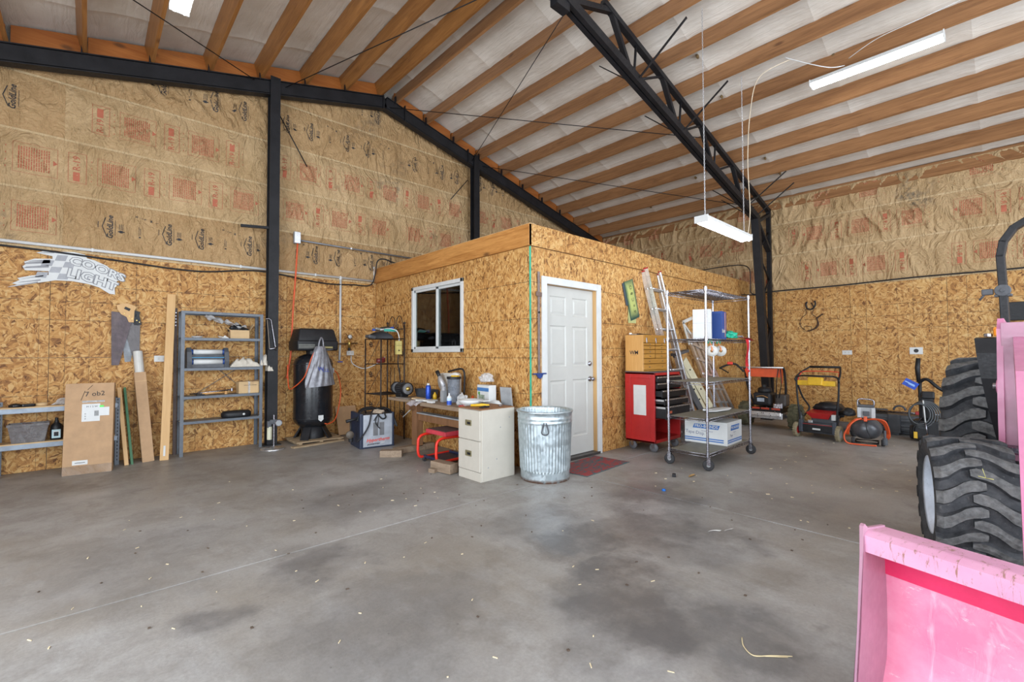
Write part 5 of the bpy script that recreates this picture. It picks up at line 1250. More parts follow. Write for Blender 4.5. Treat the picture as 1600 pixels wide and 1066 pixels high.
for (x, y) in ((.07, .06), (.07, .36), (.60, .06), (.60, .36)):
    o = MB().lathe([(0, -.016), (.05, -.016), (.056, -.008), (.056, .008), (.05, .016), (0, .016)], 24, (x, y, .056), 'x').build('caster', pm((.12, .12, .13), .6), t)
    MB().box(x - .024, x - .02, y - .02, y + .02, .05, .12).box(x + .02, x + .024, y - .02, y + .02, .05, .12).box(x - .03, x + .03, y - .03, y + .03, .112, .12).build('caster_fork', CHROME, o)
t = thing('machinist_chest', 'oak machinist chest with small drawers on top of the red cabinet', 'tool chest', (5.20, 3.17, 1.013))
MB().box(0, .018, 0, .26, 0, .47, .003).build('side_board', OAKZ, t); MB().box(.59, .608, 0, .26, 0, .47, .003).build('side_board', OAKZ, t)
MB().box(.018, .59, .0, .26, .455, .472, .003).box(.018, .59, .245, .26, 0, .455).box(.018, .59, .0, .25, 0, .012).build('case_boards', OAK, t)
MB().box(.02, .588, -.006, .008, .37, .47, .003).build('lid_front', OAK, t)
zz = [.015, .095, .165, .225, .28, .33, .368]
for k in range(6):
    cols = ((.02, .588),) if k < 2 else ((.02, .29), (.31, .588))
    for (a, b_) in cols:
        d_ = MB().box(a, b_, -.004, .01, zz[k] + .003, zz[k + 1] - .003, .003).build('drawer', OAK, t)
        for x in ((a + .12, b_ - .12) if b_ - a > .4 else ((a + b_) / 2,)): MB().lathe([(0, -.014), (.007, -.012), (.007, -.008), (.003, 0)], 10, (x, -.004, (zz[k] + zz[k + 1]) / 2), 'y').build('knob', CHROME, d_)
for x in (.08, .31, .53): MB().cbox((x, -.010, .41), (.022, .008, .05), None, .003).cbox((x, -.012, .385), (.012, .008, .04), None, .003).build('latch', CHROME, t)
m = MB(); m.X = Matrix(); text(m, 'WM', .13, .24, .07, lambda u, v: (-.001, .26 - u, v), 0, .02); text(m, '_____', .13, .22, .03, lambda u, v: (-.001, .26 - u, v)); m.build('burned_logo', INK, t)
clutter('black_bar', 'thin black bar lying on the oak chest', 'bar', (5.40, 3.27, 1.487), MB().cbox((0, 0, .007), (.42, .03, .014), (0, 0, .15), .002), BLK)
clutter('steel_rule', 'small steel parts lying at the back of the oak chest', 'steel parts', (5.33, 3.37, 1.487), MB().cbox((0, 0, .008), (.2, .03, .016), (0, 0, -.1), .002).cbox((-.06, .02, .02), (.05, .03, .01), (0, 0, .4), .002), ALU)

# ------------------------------------------------------------------ extension ladder
t = thing('extension_ladder', 'aluminium extension ladder leaning on the office wall behind the tool chest', 'ladder', (0, 0, 0))
def ladder(t, f, L, W, n, rails, mat=ALU, rail=(.03, .075), step='rung', wdir=(1, 0, 0), y2=None):
    pass
p0, p1 = Vector((6.14, 3.06, 0)), Vector((5.735, 3.44, 2.44)); wv = Vector((.42, .03, .0))
dv = (p1 - p0)
nrm = wv.cross(dv).normalized()
for j, off_ in enumerate((0, -.05)):
    for s_ in (0, 1):
        a = p0 + wv * s_ + nrm * off_; b_ = p1 + wv * s_ + nrm * off_
        if j: a = a + dv * .0; b_ = b_ - dv * .012
        r_ = MB(); r_.bar(a, b_, .068, .004, wv); r_.bar(a + nrm * .018 + wv.normalized() * .01 * (1 - 2 * s_), b_ + nrm * .018 + wv.normalized() * .01 * (1 - 2 * s_), .004, .02, wv)
        r_.build('rail', ALU, t)
        MB().bar(b_ - dv * .004, b_ + dv * .004, .072, .012, wv).build('rail_cap', RED, t)
    for k in range(8):
        q = p0 + dv * (.06 + k * .118) + nrm * off_
        MB().tube([q - wv * .03, q + wv * 1.03], .015, 8).build('rung', ALU, t)
        for s_ in (0, 1): MB().tube([q + wv * s_ + nrm * 0 - wv.normalized() * .012, q + wv * s_ + wv.normalized() * .012], .012, 8).build('rivet', BLK, t) if k > 4 else None
MB().bar(p0 + dv * .72 + nrm * -.07, p0 + dv * .75 + nrm * -.07, .05, .003, wv).build('warning_label', INK, t)
# leaning stack right of it: step ladder, ramps
t = thing('step_ladder', 'folded aluminium step ladder leaning sideways behind the wire shelf', 'ladder', (0, 0, 0))
for i, (xa, xb, w_) in enumerate(((6.86, 7.92, .05), (7.02, 8.16, .075), (7.22, 8.34, .05), (7.36, 8.55, .06))):
    MB().bar((xb, 3.33 - .01 * i, .02), (xa, 3.43, 1.62 - .06 * i), w_, .035, (0, 1, 0)).build('rail', ALU, t)
for k in range(6):
    f = .12 + k * .15; MB().bar((7.92 - 1.06 * f, 3.29 + .14 * f, 1.6 * f), (8.34 - 1.12 * f, 3.25 + .16 * f, 1.5 * f), .03, .06, (0, 1, 0)).build('step', ALU, t)
MB().bar((6.98, 3.40, 1.55), (6.72, 3.40, 1.72), .03, .012, (0, 1, 0)).bar((6.72, 3.4, 1.72), (7.02, 3.4, 1.80), .05, .012, (0, 1, 0)).bar((6.74, 3.4, 1.70), (6.93, 3.40, 1.38), .045, .01, (0, 1, 0)).build('top_bracket', WHTW, t)
BEIG = pm((.58, .54, .38), .5, 0, .08, 6, .1, dirt=.2)
for i, (xa, xb, z) in enumerate(((6.50, 7.03, 1.16), (6.70, 7.27, 1.14))):
    t = thing('painted_panel', ('narrow' if i == 0 else 'wider') + ' cream painted panel leaning behind the wire shelf', 'panel', (0, 0, 0))
    MB().bar((xb, 3.16, .25), (xa, 3.38, z), .10 + .05 * i, .02, (0, 1, 0), .003).build('panel_body', BEIG, t)
    m = MB()
    for k in range(5): f = .15 + k * .17; m.tube([(xb + (xa - xb) * f, 3.14 + .22 * f, .25 + (z - .25) * f), (xb + (xa - xb) * f, 3.155 + .22 * f, .25 + (z - .25) * f)], .012, 8)
    m.build('bolt_holes', BLK, t, kind='stuff')
clutter('metal_trestle', 'black metal frame leaning left of the cream panels', 'frame', (0, 0, 0), MB().bar((7.0, 3.06, .02), (6.36, 3.36, 1.22), .05, .03, (0, 1, 0)).bar((6.86, 3.0, .02), (6.40, 3.30, .95), .09, .03, (0, 1, 0)).bar((6.34, 3.36, 1.22), (6.78, 3.38, 1.28), .04, .09, (0, 1, 0)), DGRY)
# ------------------------------------------------------------------ chrome wire shelf on casters
WX0, WX1, WYA, WYB = 4.82, 6.0, 2.18, 2.62
t = thing('wire_shelf_cart', 'chrome wire shelf cart on casters with five shelves', 'shelf cart', ((WX0 + WX1) / 2, (WYA + WYB) / 2, 0))
hw, hd = (WX1 - WX0) / 2, (WYB - WYA) / 2
for x in (-hw, hw):
    for y in (-hd, hd):
        p = MB(); p.cyl((x, y, .14), .0127, 1.82, n=14)
        for z in (.17, .54, .93, 1.40, 1.93): p.cyl((x, y, z - .022), .019, .045, n=14)
        p.build('post', CHROME, t)
        a = rr(-.6, .6); o = MB().lathe([(0, -.015), (.048, -.015), (.058, -.008), (.058, .008), (.048, .015), (0, .015)], 24, (0, 0, 0), 'x').build('caster', RUB, t); o.location = (x + .01, y, .06); o.rotation_euler = (0, 0, a)
        MB().box(-.022, -.018, -.018, .018, 0, .07).box(.018, .022, -.018, .018, 0, .07).box(-.022, .022, -.018, .018, .065, .08).build('caster_fork', CHROME, o)
        MB().lathe([(0, -.018), (.02, -.018), (.02, .018), (0, .018)], 12, (0, 0, 0), 'x').build('hub', GRY, o)
LIN = pm((.20, .19, .15), .6, 0, .15, 6, .1)
def wshelf(z, liner):
    m = MB(); e = .012
    for y in (-hd, hd):
        for dz_ in (0, -.026): m.tube([(-hw, y, z + dz_), (hw, y, z + dz_)], .0035, 6)
        k = 0; n = 34; pts = []
        for i in range(n * 2 + 1): pts.append((-hw + 2 * hw * i / (2 * n), y, z - (.026 if i % 2 else 0)))
        m.tube(pts, .002, 4)
    for x in (-hw, hw):
        for dz_ in (0, -.026): m.tube([(x, -hd, z + dz_), (x, hd, z + dz_)], .0035, 6)
        pts = [(x, -hd + 2 * hd * i / 26, z - (.026 if i % 2 else 0)) for i in range(27)]; m.tube(pts, .002, 4)
    m.build('shelf_rim', CHROME, t)
    m = MB()
    for k in range(44): x = -hw + (k + .5) * 2 * hw / 44; m.tube([(x, -hd, z + .001), (x, hd, z + .001)], .0018, 4)
    for y in (-.09, .09): m.tube([(-hw, y, z - .003), (hw, y, z - .003)], .003, 5)
    m.build('shelf_wires', CHROME, t, kind='stuff')
    if liner: MB().box(-hw + .02, hw - .02, -hd + .01, hd - .01, z + .003, z + .006).build('shelf_liner', LIN, t)
for z, l in ((.17, 1), (.54, 1), (.93, 1), (1.40, 0), (1.93, 0)): wshelf(z, l)

def prn(t, lines, name='printed_lettering', mat=None):
    m = MB()
    for (s_, x, y, sz, fn, rot, bold) in lines: text(m, s_, x, y, sz, fn, rot, bold)
    return m.build(name, mat or INK, t)
# white carton on the bottom shelf (long side towards the camera's left)
t = thing('storage_carton', 'white and blue printed carton with handwriting on the bottom wire shelf', 'carton', (5.38, 2.205, .177), R(2))
MB().box(0, .46, 0, .50, 0, .265, .003).build('box_body', WHT, t)
PB = pm((.02, .13, .42), .5); fA = lambda u, v: (-.0015, .50 - u, v); fB = lambda u, v: (u, -.0015, v)
m = MB()
for (a, b_, f, w0, w1) in ((0, 1, fA, .0, .46), (0, 1, fB, .01, .45)):
    for z in (.028, .052): rect(m, w0, w1, z, z + .013, f)
m.add([fA(.10, .175), fA(.40, .175), fA(.42, .225), (fA(.12, .225))], [(0, 1, 2, 3)]); m.add([fB(.10, .165), fB(.36, .165), fB(.38, .225), fB(.12, .225)], [(0, 1, 2, 3)])
m.build('blue_print', PB, t)
fA2 = lambda u, v: (-.0025, .50 - u, v); fB2 = lambda u, v: (u, -.0025, v)
prn(t, [('PRO-BLENDS', .26, .20, .047, fA2, 0, .02), ('PRO-BLENDS', .24, .195, .042, fB2, 0, .02)], 'white_lettering', WHT)
prn(t, [('FOOD SERVICE', .27, .145, .02, fA2, 0, 0), ('Tape Disp.', .13, .12, .055, fA2, -.05, -.002), ('MEDIUM', .22, .14, .02, fB2, 0, 0), ('Tape', .12, .11, .04, fB2, 0, 0), ('16/1 x 12', .22, .115, .014, fB2, 0, 0)], 'dark_lettering', pm((.10, .12, .22), .6))
clutter('white_packet', 'flat white plastic packet lying on the second wire shelf from the floor', 'packet', (5.62, 2.40, .562), MB().bm(crumple(3, .2, 5, (.30, .09, .016), -1), True).cbox((-.16, .06, .006), (.12, .1, .02), (0, 0, .3), .004), WHT)
t = thing('white_carton', 'tall plain white carton on the upper wire shelf', 'carton', (5.09, 2.24, 1.404), R(22))
MB().box(-.05, .17, .0, .19, 0, .33, .002).build('box_body', WHT, t); MB().box(-.0508, .1708, -.0008, .1908, .175, .177).build('fold_line', GRY, t)
t = thing('blue_bag_carton', 'blue carton with a white script word and an orange strip on the upper wire shelf', 'carton', (5.40, 2.25, 1.404), R(10))
MB().box(0, .20, 0, .14, 0, .33, .003).build('box_body', pm((.015, .06, .26), .5, 0, .1), t); MB().box(.125, .143, -.002, 0, .03, .32).build('orange_strip', pm((.70, .30, .10), .5), t)
prn(t, [('linder', .055, .10, .062, lambda u, v: (u, -.0025, v), .02, .03)], 'white_lettering', WHT)
t2_ = clutter('teal_bag', 'scrunched teal green plastic bag on the upper wire shelf', 'bag', (5.76, 2.33, 1.45), MB().bm(crumple(4, .5, 11, (.13, .09, .055)), True), pm((.01, .40, .25), .3, 0, .25, 14, .5))
t = thing('red_strap', 'red webbing strap draped over the right end of the upper wire shelf', 'strap', (5.86, 2.175, 1.41))
RS = pm((.60, .01, .025), .55)
m = MB()
for x, s_ in ((-.055, 1), (.0, -1)): 
    m.grid(lambda a, b_, x=x, s_=s_: (x + .045 * a + .02 * math.sin(b_ * PI) * s_, -.03 - .01 * math.sin(b_ * 6), .0 - .33 * b_), 2, 14)
m.grid(lambda a, b_: (-.05 + .10 * a, -.03 - .012 * math.sin(a * PI), -.33 - .05 * math.sin(a * PI) + .03 * b_ - .02), 10, 2)
m.build('strap_loops', RS, t)
MB().grid(lambda a, b_: (-.12 + .32 * a, -.05 + .07 * b_, .015 - .02 * a + .01 * math.sin(a * 5)), 12, 3).build('strap_end', RS, t)
MB().cbox((-.13, 0, .03), (.04, .06, .01), (0, .5, 0), .002).build('buckle', ALU, t)
for i, (x, y, nm) in enumerate(((5.16, 2.27, 'white tape roll hanging under the upper wire shelf nearest the left post'), (5.46, 2.30, 'white tape roll hanging under the upper wire shelf behind the corner post'))):
    t = thing('tape_roll', nm, 'tape roll', (x, y, 1.27), R(-62), 'tape rolls under the shelf'); 
    MB().lathe([(.018, -.03), (.062, -.03), (.062, .03), (.018, .03), (.018, -.03)], 24, (0, 0, 0), 'y').build('roll', WHTW, t)
    MB().tube(spline([(0, -.04, .0), (.0, -.03, .03), (-.02, -.01, .09), (-.02, .0, .13)], 4), .009, 8).build('hook', pm((.75, .28, .12), .5), t)
    MB().cbox((-.02, 0, .105), (.05, .03, .05), (0, .3, 0), .008).build('spring_clip', pm((.05, .28, .15), .5), t)

# ------------------------------------------------------------------ lawn machines along the right wall
def wheel(t, name, c, r, w, ax='y', mat=RUB, hubm=GRY, lugs=0, rz=0):
    m = MB().lathe([(r * .55, -w * .42), (r * .8, -w / 2), (r * .95, -w * .45), (r, -w * .3), (r, w * .3), (r * .95, w * .45), (r * .8, w / 2), (r * .55, w * .42)], 32, (0, 0, 0), ax)
    for k in range(lugs):
        a = 2 * PI * k / lugs
        for s_ in (-1, 1):
            aa = a + (PI / lugs if s_ > 0 else 0)
            if ax == 'y': m.cbox((r * math.cos(aa), s_ * w * .22, r * math.sin(aa)), (r * .09, w * .46, r * .16), (0, -aa, 0))
            else: m.cbox((s_ * w * .22, r * math.cos(aa), r * math.sin(aa)), (w * .46, r * .09, r * .16), (aa, 0, 0))
    o = m.build(name, mat, t); o.location = c; o.rotation_euler = (0, 0, rz)
    MB().lathe([(0, -w * .3), (r * .15, -w * .32), (r * .5, -w * .25), (r * .57, -w * .42), (r * .57, w * .42), (r * .5, w * .25), (r * .15, w * .32), (0, w * .3)], 28, (0, 0, 0), ax).build('rim', hubm, o)
    return o
TAN = pm((.25, .21, .13), .9, 0, .25, 20, .4)
MUD = pm((.10, .095, .055), .9, 0, .5, 16, .5)
t = thing('rear_tine_tiller', 'orange and black engine tiller with muddy tyres beside the truss column', 'tiller', (8.45, 2.72, 0), R(0))
wheel(t, 'tyre', (-.02, -.36, .20), .20, .16, 'y', MUD, ALU, 14); wheel(t, 'tyre', (-.02, .40, .20), .20, .16, 'y', MUD, ALU, 14)
MB().tube([(-.02, -.36, .2), (-.02, .4, .2)], .02, 8).build('axle', DGRY, t)
MB().box(-.22, .25, -.22, .26, .16, .26, .01).build('tine_hood', ALU, t)
MB().cbox((-.24, .02, .24), (.03, .46, .07), (0, .2, 0), .01).build('front_plate', ALU, t)
MB().box(-.23, .2, -.2, .22, .26, .34, .01).build('frame_rail', BLK, t)
for y in (-.14, .02, .16): MB().cbox((-.26, y, .33), (.03, .12, .03), None, .005).build('red_bracket', pm((.45, .05, .02), .5), t)
m = MB()
for k in range(14): m.cyl((-.275, -.22 + rr(0, .44), rr(.20, .36)), .009, .012, 'y', 8)
m.build('bolts', CHROME, t, kind='stuff')
MB().cbox((-.02, .10, .47), (.30, .28, .22), None, .04).build('engine_block', BLK, t); MB().lathe([(0, 0), (.10, 0), (.11, .03), (.10, .08), (.05, .10), (0, .10)], 24, (-.02, .10, .57)).build('recoil_cover', BLK, t)
MB().cyl((-.05, .10, .66), .035, .05).build('fuel_cap', BLK, t)
MB().box(-.176, -.17, .06, .17, .43, .49, .002).build('engine_label', pm((.45, .52, .60), .4), t); MB().tube(spline([(-.18, .0, .50), (-.19, .08, .53), (-.18, .18, .51)], 4), .006, 6).build('trim_line', pm((.5, .25, .08), .5), t)
MB().cbox((.0, -.16, .46), (.2, .17, .20), None, .03).build('muffler_box', pm((.05, .04, .035), .5), t); MB().cbox((-.12, -.13, .36), (.08, .14, .10), (0, .3, .2), .02).build('carburettor', CHROME, t)
for y in (-.22, .36):
    MB().tube(spline([(.05, y * .8, .35), (-.02, y, .62), (-.10, y * 1.05, .9), (-.16, y * 1.05, 1.0)], 5), .018, 8).build('handlebar', BLK, t)
MB().tube([(-.16, -.23, 1.0), (-.16, .50, 1.0)], .014, 8).build('cross_bar', ALU, t)
MB().box(-.12, -.10, -.20, .36, .84, .98, .004).build('control_panel', ORG, t)
for y in (-.21, .37): MB().bar((-.13, y, .98), (-.07, y * .85, .74), .05, .012, (0, 1, 0)).build('panel_arm', ORG, t)
MB().tube(spline([(-.16, .38, .92), (-.20, .50, 1.05), (-.30, .62, 1.03), (-.42, .68, .98)], 5), .017, 8).build('grip', BLK, t)
MB().cbox((-.24, .58, 1.06), (.10, .09, .05), (0, .2, .4), .015).build('grip_guard', REDB, t)
MB().tube([(-.42, .66, .98), (-.30, .58, .90)], .01, 6).build('lever', BLK, t)
MB().tube(spline([(-.14, -.15, .98), (-.16, -.13, .8), (-.1, -.1, .5)], 4), .007, 6).tube(spline([(-.14, -.18, .98), (-.17, -.2, .75), (-.1, -.14, .5)], 4), .007, 6).build('control_cable', BLK, t)

t = thing('push_mower', 'red and black push lawn mower with a yellow control cover and folded handles', 'lawn mower', (7.98, 1.88, 0), R(-6))
for (x, y, r) in ((-.22, .27, .105), (-.22, -.27, .105), (.42, .25, .09), (.42, -.25, .09)): wheel(t, 'wheel', (x, y, r), r, .05, 'y', TAN if x < 0 else RUB, RED if y > 0 else GRY, 20 if x < 0 else 0)
hood2 = MB()
b = bmesh.new(); bmesh.ops.create_cube(b, size=1)
for v in b.verts: v.co = Vector((v.co.x * .62 + .10, v.co.y * (.46 if v.co.z > 0 else .50), .07 if v.co.z < 0 else .21))
bmesh.ops.bevel(b, geom=list(b.edges), offset=.03, segments=3, affect='EDGES'); hood2.bm(b, True).build('deck', DGRY, t)
MB().box(-.225, -.205, -.20, .20, .10, .19, .006).build('rear_flap', BLK, t); MB().box(-.23, -.225, -.21, .21, .20, .206).build('red_trim', RED, t)
for y in (-.215, .215): MB().box(-.24, -.18, y - .025, y + .025, .08, .26, .008).build('rear_bracket', pm((.05, .06, .08), .4), t)
MB().box(-.232, -.226, -.04, .06, .125, .15, .001).build('badge', WHT, t)
MB().cbox((.02, -.02, .27), (.24, .30, .12), None, .03).build('engine_block', DGRY, t)
MB().add([(-.16, -.15, .36), (.16, -.15, .40), (.16, .17, .40), (-.16, .17, .36), (-.13, -.11, .28), (.13, -.11, .28), (.13, .10, .28), (-.13, .10, .28)], [(0, 1, 2, 3), (7, 6, 5, 4), (0, 4, 5, 1), (1, 5, 6, 2), (2, 6, 7, 3), (3, 7, 4, 0)]).build('red_shroud', RED, t)
MB().cbox((-.10, -.17, .31), (.06, .05, .08), None, .006).build('air_filter', WHT, t); MB().cbox((-.13, .12, .23), (.03, .06, .04), None, .004).build('plug_cover', ALU, t)
b = bmesh.new(); bmesh.ops.create_cube(b, size=1)
for v in b.verts: v.co = Vector((v.co.x * .36 + .22, v.co.y * (.20 if v.co.z > 0 else .38), .38 if v.co.z < 0 else .50))
bmesh.ops.bevel(b, geom=list(b.edges), offset=.03, segments=3, affect='EDGES'); MB().bm(b, True).build('grass_bag', BLK, t)
for s_ in (-1, 1):
    MB().tube(spline([(-.18, s_ * .235, .16), (-.20, s_ * .245, .40), (-.20, s_ * .265, .62), (-.20, s_ * .27, .84), (-.20, s_ * .25, .89), (-.20, s_ * .20, .905)], 5), .0125, 8).build('lower_handle', BLK, t)
    MB().tube(spline([(-.10, s_ * .22, .30), (.0, s_ * .18, .42), (-.10, s_ * .23, .58), (-.19, s_ * .27, .80), (-.22, s_ * .28, .86), (-.10, s_ * .26, .94), (.10, s_ * .20, 1.03)], 5), .0125, 8).build('upper_handle', BLK, t)
MB().tube([(-.20, -.20, .905), (-.20, .20, .905)], .0125, 8).build('handle_bar', BLK, t); MB().tube([(.10, -.2, 1.03), (.10, .2, 1.03)], .017, 8).build('upper_bar', BLK, t)
MB().tube(spline([(-.20, -.27, .78), (-.10, -.24, .92), (-.05, -.2, .965), (-.05, .2, .965), (-.12, .25, .92), (-.2, .265, .8)], 5), .006, 6).build('bail_wire', REDB, t)
MB().cbox((-.19, .02, .825), (.06, .20, .12), (0, .2, 0), .02).cbox((-.18, .18, .80), (.05, .16, .075), None, .012).cbox((-.18, -.15, .80), (.05, .16, .075), None, .012).build('control_cover', YEL, t)
MB().box(-.205, -.2, -.05, .07, .868, .88).build('cover_label', WHT, t)

t = thing('hose_compressor', 'grey pancake air compressor wrapped in an orange air hose', 'compressor', (7.84, 1.345, 0), R(10))
MB().bm((lambda b: (bmesh.ops.create_uvsphere(b, u_segments=32, v_segments=18, radius=1), [setattr(v, 'co', Vector((v.co.x * .17, v.co.y * .175, v.co.z * .15 + .21))) for v in b.verts], b)[2])(bmesh.new()), True).build('tank', pm((.10, .105, .115), .35, .3), t)
MB().tube([(-.12, .12, .03), (-.14, -.12, .03), (.12, -.13, .03), (.12, .12, .03)], .012, 8, True).build('base_frame', BLK, t)
for (x, y) in ((-.12, -.17), (-.12, .15)): MB().lathe([(0, -.02), (.04, -.02), (.045, 0), (.04, .02), (0, .02)], 18, (x, y, .045), 'y').build('foot_wheel', RUB, t)
MB().cbox((-.02, .0, .43), (.14, .20, .15), None, .025).build('motor_cover', GRY, t)
for y in (-.075, .075): MB().cbox((-.095, y, .43), (.02, .045, .14), (0, .1, 0), .008).build('cover_panel', pm((.42, .43, .44), .4), t)
MB().cbox((-.05, 0, .52), (.10, .18, .03), None, .01).cbox((-.10, 0, .42), (.02, .07, .06), None, .006).build('control_head', DGRY, t)
MB().tube(spline([(-.05, -.08, .5), (-.05, -.085, .58), (-.05, -.05, .605), (-.05, .06, .61), (-.05, .09, .58), (-.05, .09, .5)], 5), .010, 8).build('carry_handle', CHROME, t)
m = MB()
for k in range(6):
    s_ = k * .012
    m.tube(spline([(-.14, -.02 + s_, .34), (-.16 - s_, -.10 - s_, .36), (-.14 - s_, -.19 - s_ * .5, .28), (-.12, -.21 - s_ * .5, .14), (-.08, -.18 - s_ * .5, .08)], 5), .010, 6)
for k in range(4):
    s_ = k * .014
    m.tube(spline([(-.14, .02 + s_, .34), (-.16 - s_, .12, .34), (-.14, .18 + s_ * .5, .24), (-.10, .20 + s_ * .5, .12)], 5), .010, 6)
m.build('hose_coils', ORG, t, kind='stuff')
MB().tube(spline([(-.16, .05, .36), (-.22, .15, .30), (-.22, .24, .14), (-.22, .22, .03), (-.22, .10, .012), (-.20, -.1, .012)], 6), .010, 8).build('hose_loop', ORG, t)
MB().tube(spline([(-.17, .0, .33), (-.18, .0, .22), (-.17, -.05, .10)], 4), .006, 6).build('black_line', BLK, t)
MB().cyl((-.18, -.19, .03), .028, .09).cyl((-.18, -.19, .12), .014, .1).build('hose_coupler', DGRY, t)
MB().cbox((-.16, .01, .35), (.05, .04, .07), (0, .2, 0), .01).build('regulator', ORG, t)

clutter('string_trimmer', 'black engine head of a trimmer behind the orange hose', 'trimmer', (8.7, 1.73, .30), MB().bm(crumple(3, .25, 21, (.12, .11, .09)), True).cbox((.0, .1, -.02), (.12, .12, .10), (0, 0, .3), .02).tube([(0, 0, 0), (.3, .35, -.27)], .014, 8), BLK)
t = thing('long_tool_case', 'long dark grey ribbed plastic tool case on the floor by the right wall', 'case', (9.12, 1.10, 0), R(0))
MB().box(-.14, .14, -.55, .42, .06, .20, .012).box(-.16, .16, -.55, .42, .19, .30, .012).build('case_body', DGRY, t)
for z in (.10, .14, .22, .26): MB().box(-.172, -.14, -.53, .40, z, z + .012, .003).build('rib', pm((.12, .13, .14), .5), t)
MB().box(-.20, -.14, .02, .17, .03, .31, .012).build('latch_block', DGRY, t); MB().box(-.19, -.14, .04, .15, .0, .16, .01).build('foot', DGRY, t); MB().box(-.19, -.1, -.4, -.3, .0, .08, .01).box(.0, .14, -.5, .4, 0, .07, .01).build('foot', DGRY, t)
clutter('chrome_pole', 'bright metal pole with a red joint lying on the dark case', 'pole', (9.03, 1.0, .32), MB().tube([(0, .42, .02), (-.02, -.50, .02)], .016, 10), CHROME)
clutter('pole_grip', 'red grip joining the bright pole', 'grip', (9.02, .92, .345), MB().cbox((0, 0, .0), (.05, .08, .05), None, .01), RED)
clutter('hedge_tool', 'dark power tool lying on the case near its left end', 'tool', (9.1, 1.40, .34), MB().cbox((0, 0, 0), (.1, .22, .06), (0, 0, .2), .015).tube(arc((0, -.25, .02), .07, 0, PI, 10, 'yz'), .014, 8).tube([(0, .1, .02), (-.02, .22, .05), (.0, .26, .12)], .012, 8), DGRY)
t = thing('pressure_washer', 'black upright pressure washer with a coiled grey hose and blue tag', 'pressure washer', (8.66, .80, 0))
MB().box(-.16, .12, -.14, .14, .03, .30, .03).build('base_body', BLK, t); MB().cbox((0, 0, .46), (.14, .16, .34), None, .04).build('motor_tower', BLK, t)
MB().tube(spline([(.02, .06, .3), (.04, .07, .75), (.03, .05, .84), (.0, -.02, .86), (-.02, -.12, .76), (.0, -.20, .70)], 6), .022, 10).build('handle_frame', BLK, t)
MB().tube([(.03, .08, .82), (.04, .09, 1.02), (.05, .08, 1.16)], [.022, .03, .026], 10).build('gun_grip', BLK, t)
MB().cbox((-.03, -.02, .64), (.12, .14, .10), (0, .3, .1), .02).build('trigger_gun', BLK, t)
for k in range(6):
    cy, cz, ra, rb_ = .02 + k * .012 - .02, .36 + k * .006, .17 - k * .012, .21 - k * .014
    MB().tube([(-.13 - k * .012 - .02 * math.cos(a), cy + ra * math.cos(a), cz + rb_ * math.sin(a)) for a in [2 * PI * j / 28 for j in range(28)]], .010, 6, True).build('hose_coil', pm((.06, .065, .07), .5), t)
MB().tube([(-.17, .02, .58), (-.19, .0, .28)], .009, 8).build('lance', WHT, t); MB().tube([(-.19, .0, .28), (-.19, -.02, .10)], .008, 8).build('lance_tip', CHROME, t); MB().cyl((-.19, -.02, .08), .02, .03).build('nozzle_cap', pm((.45, .18, .03), .5), t)
MB().tube(spline([(-.18, .04, .34), (-.20, .12, .2), (-.19, .13, .12)], 4), .009, 6).build('power_cord', BLK, t); MB().box(-.20, -.19, .085, .125, .05, .14, .004).build('yellow_tag', YEL, t)
MB().cbox((-.15, .15, .80), (.003, .16, .10), (.55, 0, .2), .001).build('blue_tag', pm((.01, .06, .42), .35), t); MB().cbox((-.153, .155, .81), (.002, .12, .012), (.55, 0, .2)).cbox((-.153, .14, .785), (.002, .08, .008), (.55, 0, .2)).build('tag_print', pm((.35, .55, .85), .4), t)
for (x, y) in ((.08, .17), (.08, -.17)): MB().lathe([(0, -.02), (.09, -.02), (.10, 0), (.09, .02), (0, .02)], 22, (x, y, .10), 'y').build('wheel', RUB, t)
clutter('black_speaker', 'small black box hanging on the right wall at the frame edge', 'speaker', (9.60, -.10, 1.70), MB().cbox((0, 0, .12), (.12, .18, .26), None, .01), BLK)

# ------------------------------------------------------------------ tractor with loader
PINK = pm((.55, .20, .33), .38, 0, .12, 3.5, .12, .5)
def bucket_mat():
    q = NT('faded_pink_paint'); v = q.co(); n = q.noise(v, 3, 6, .7); n2 = q.noise(q.scl(v, (1, 1, .4)), 9, 5, .75, dist=1.5)
    c = q.mix(q.mapr(n, .35, .65), (.70, .19, .31), (.78, .34, .46))
    c = q.mix(q.mapr(n2, .56, .70, 0, .6), c, (.82, .52, .60)); sc = q.noise(q.scl(v, (1, .35, 1)), 26, 5, .8)
    c = q.mix(q.mapr(sc, .60, .70, 0, .75), c, (.84, .66, .70))
    return q.out(c, q.mapr(n2, .4, .7, .2, .36), 0, n2, .08, .004, .5)
PINKB = bucket_mat()
def lip_mat():
    q = NT('scratched_pink_paint'); v = q.co(); n = q.noise(v, 3, 5, .6); sc = q.noise(q.scl(v, (1, 4, .8)), 14, 5, .8, dist=.6)
    c = q.mix(q.mapr(n, .35, .65), (.58, .25, .39), (.66, .33, .47)); c = q.mix(q.mapr(sc, .56, .63, 0, .85), c, (.26, .13, .07))
    return q.out(c, .42, 0, sc, .15, .003)
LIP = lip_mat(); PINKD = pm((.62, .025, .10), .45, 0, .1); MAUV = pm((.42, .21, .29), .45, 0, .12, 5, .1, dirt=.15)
TH = R(-7)     # heading of the machine
tr = thing('loader_tractor', 'pink front loader tractor with black roll bar and wide lugged tyres', 'tractor', (3.7, 0, 0), TH)
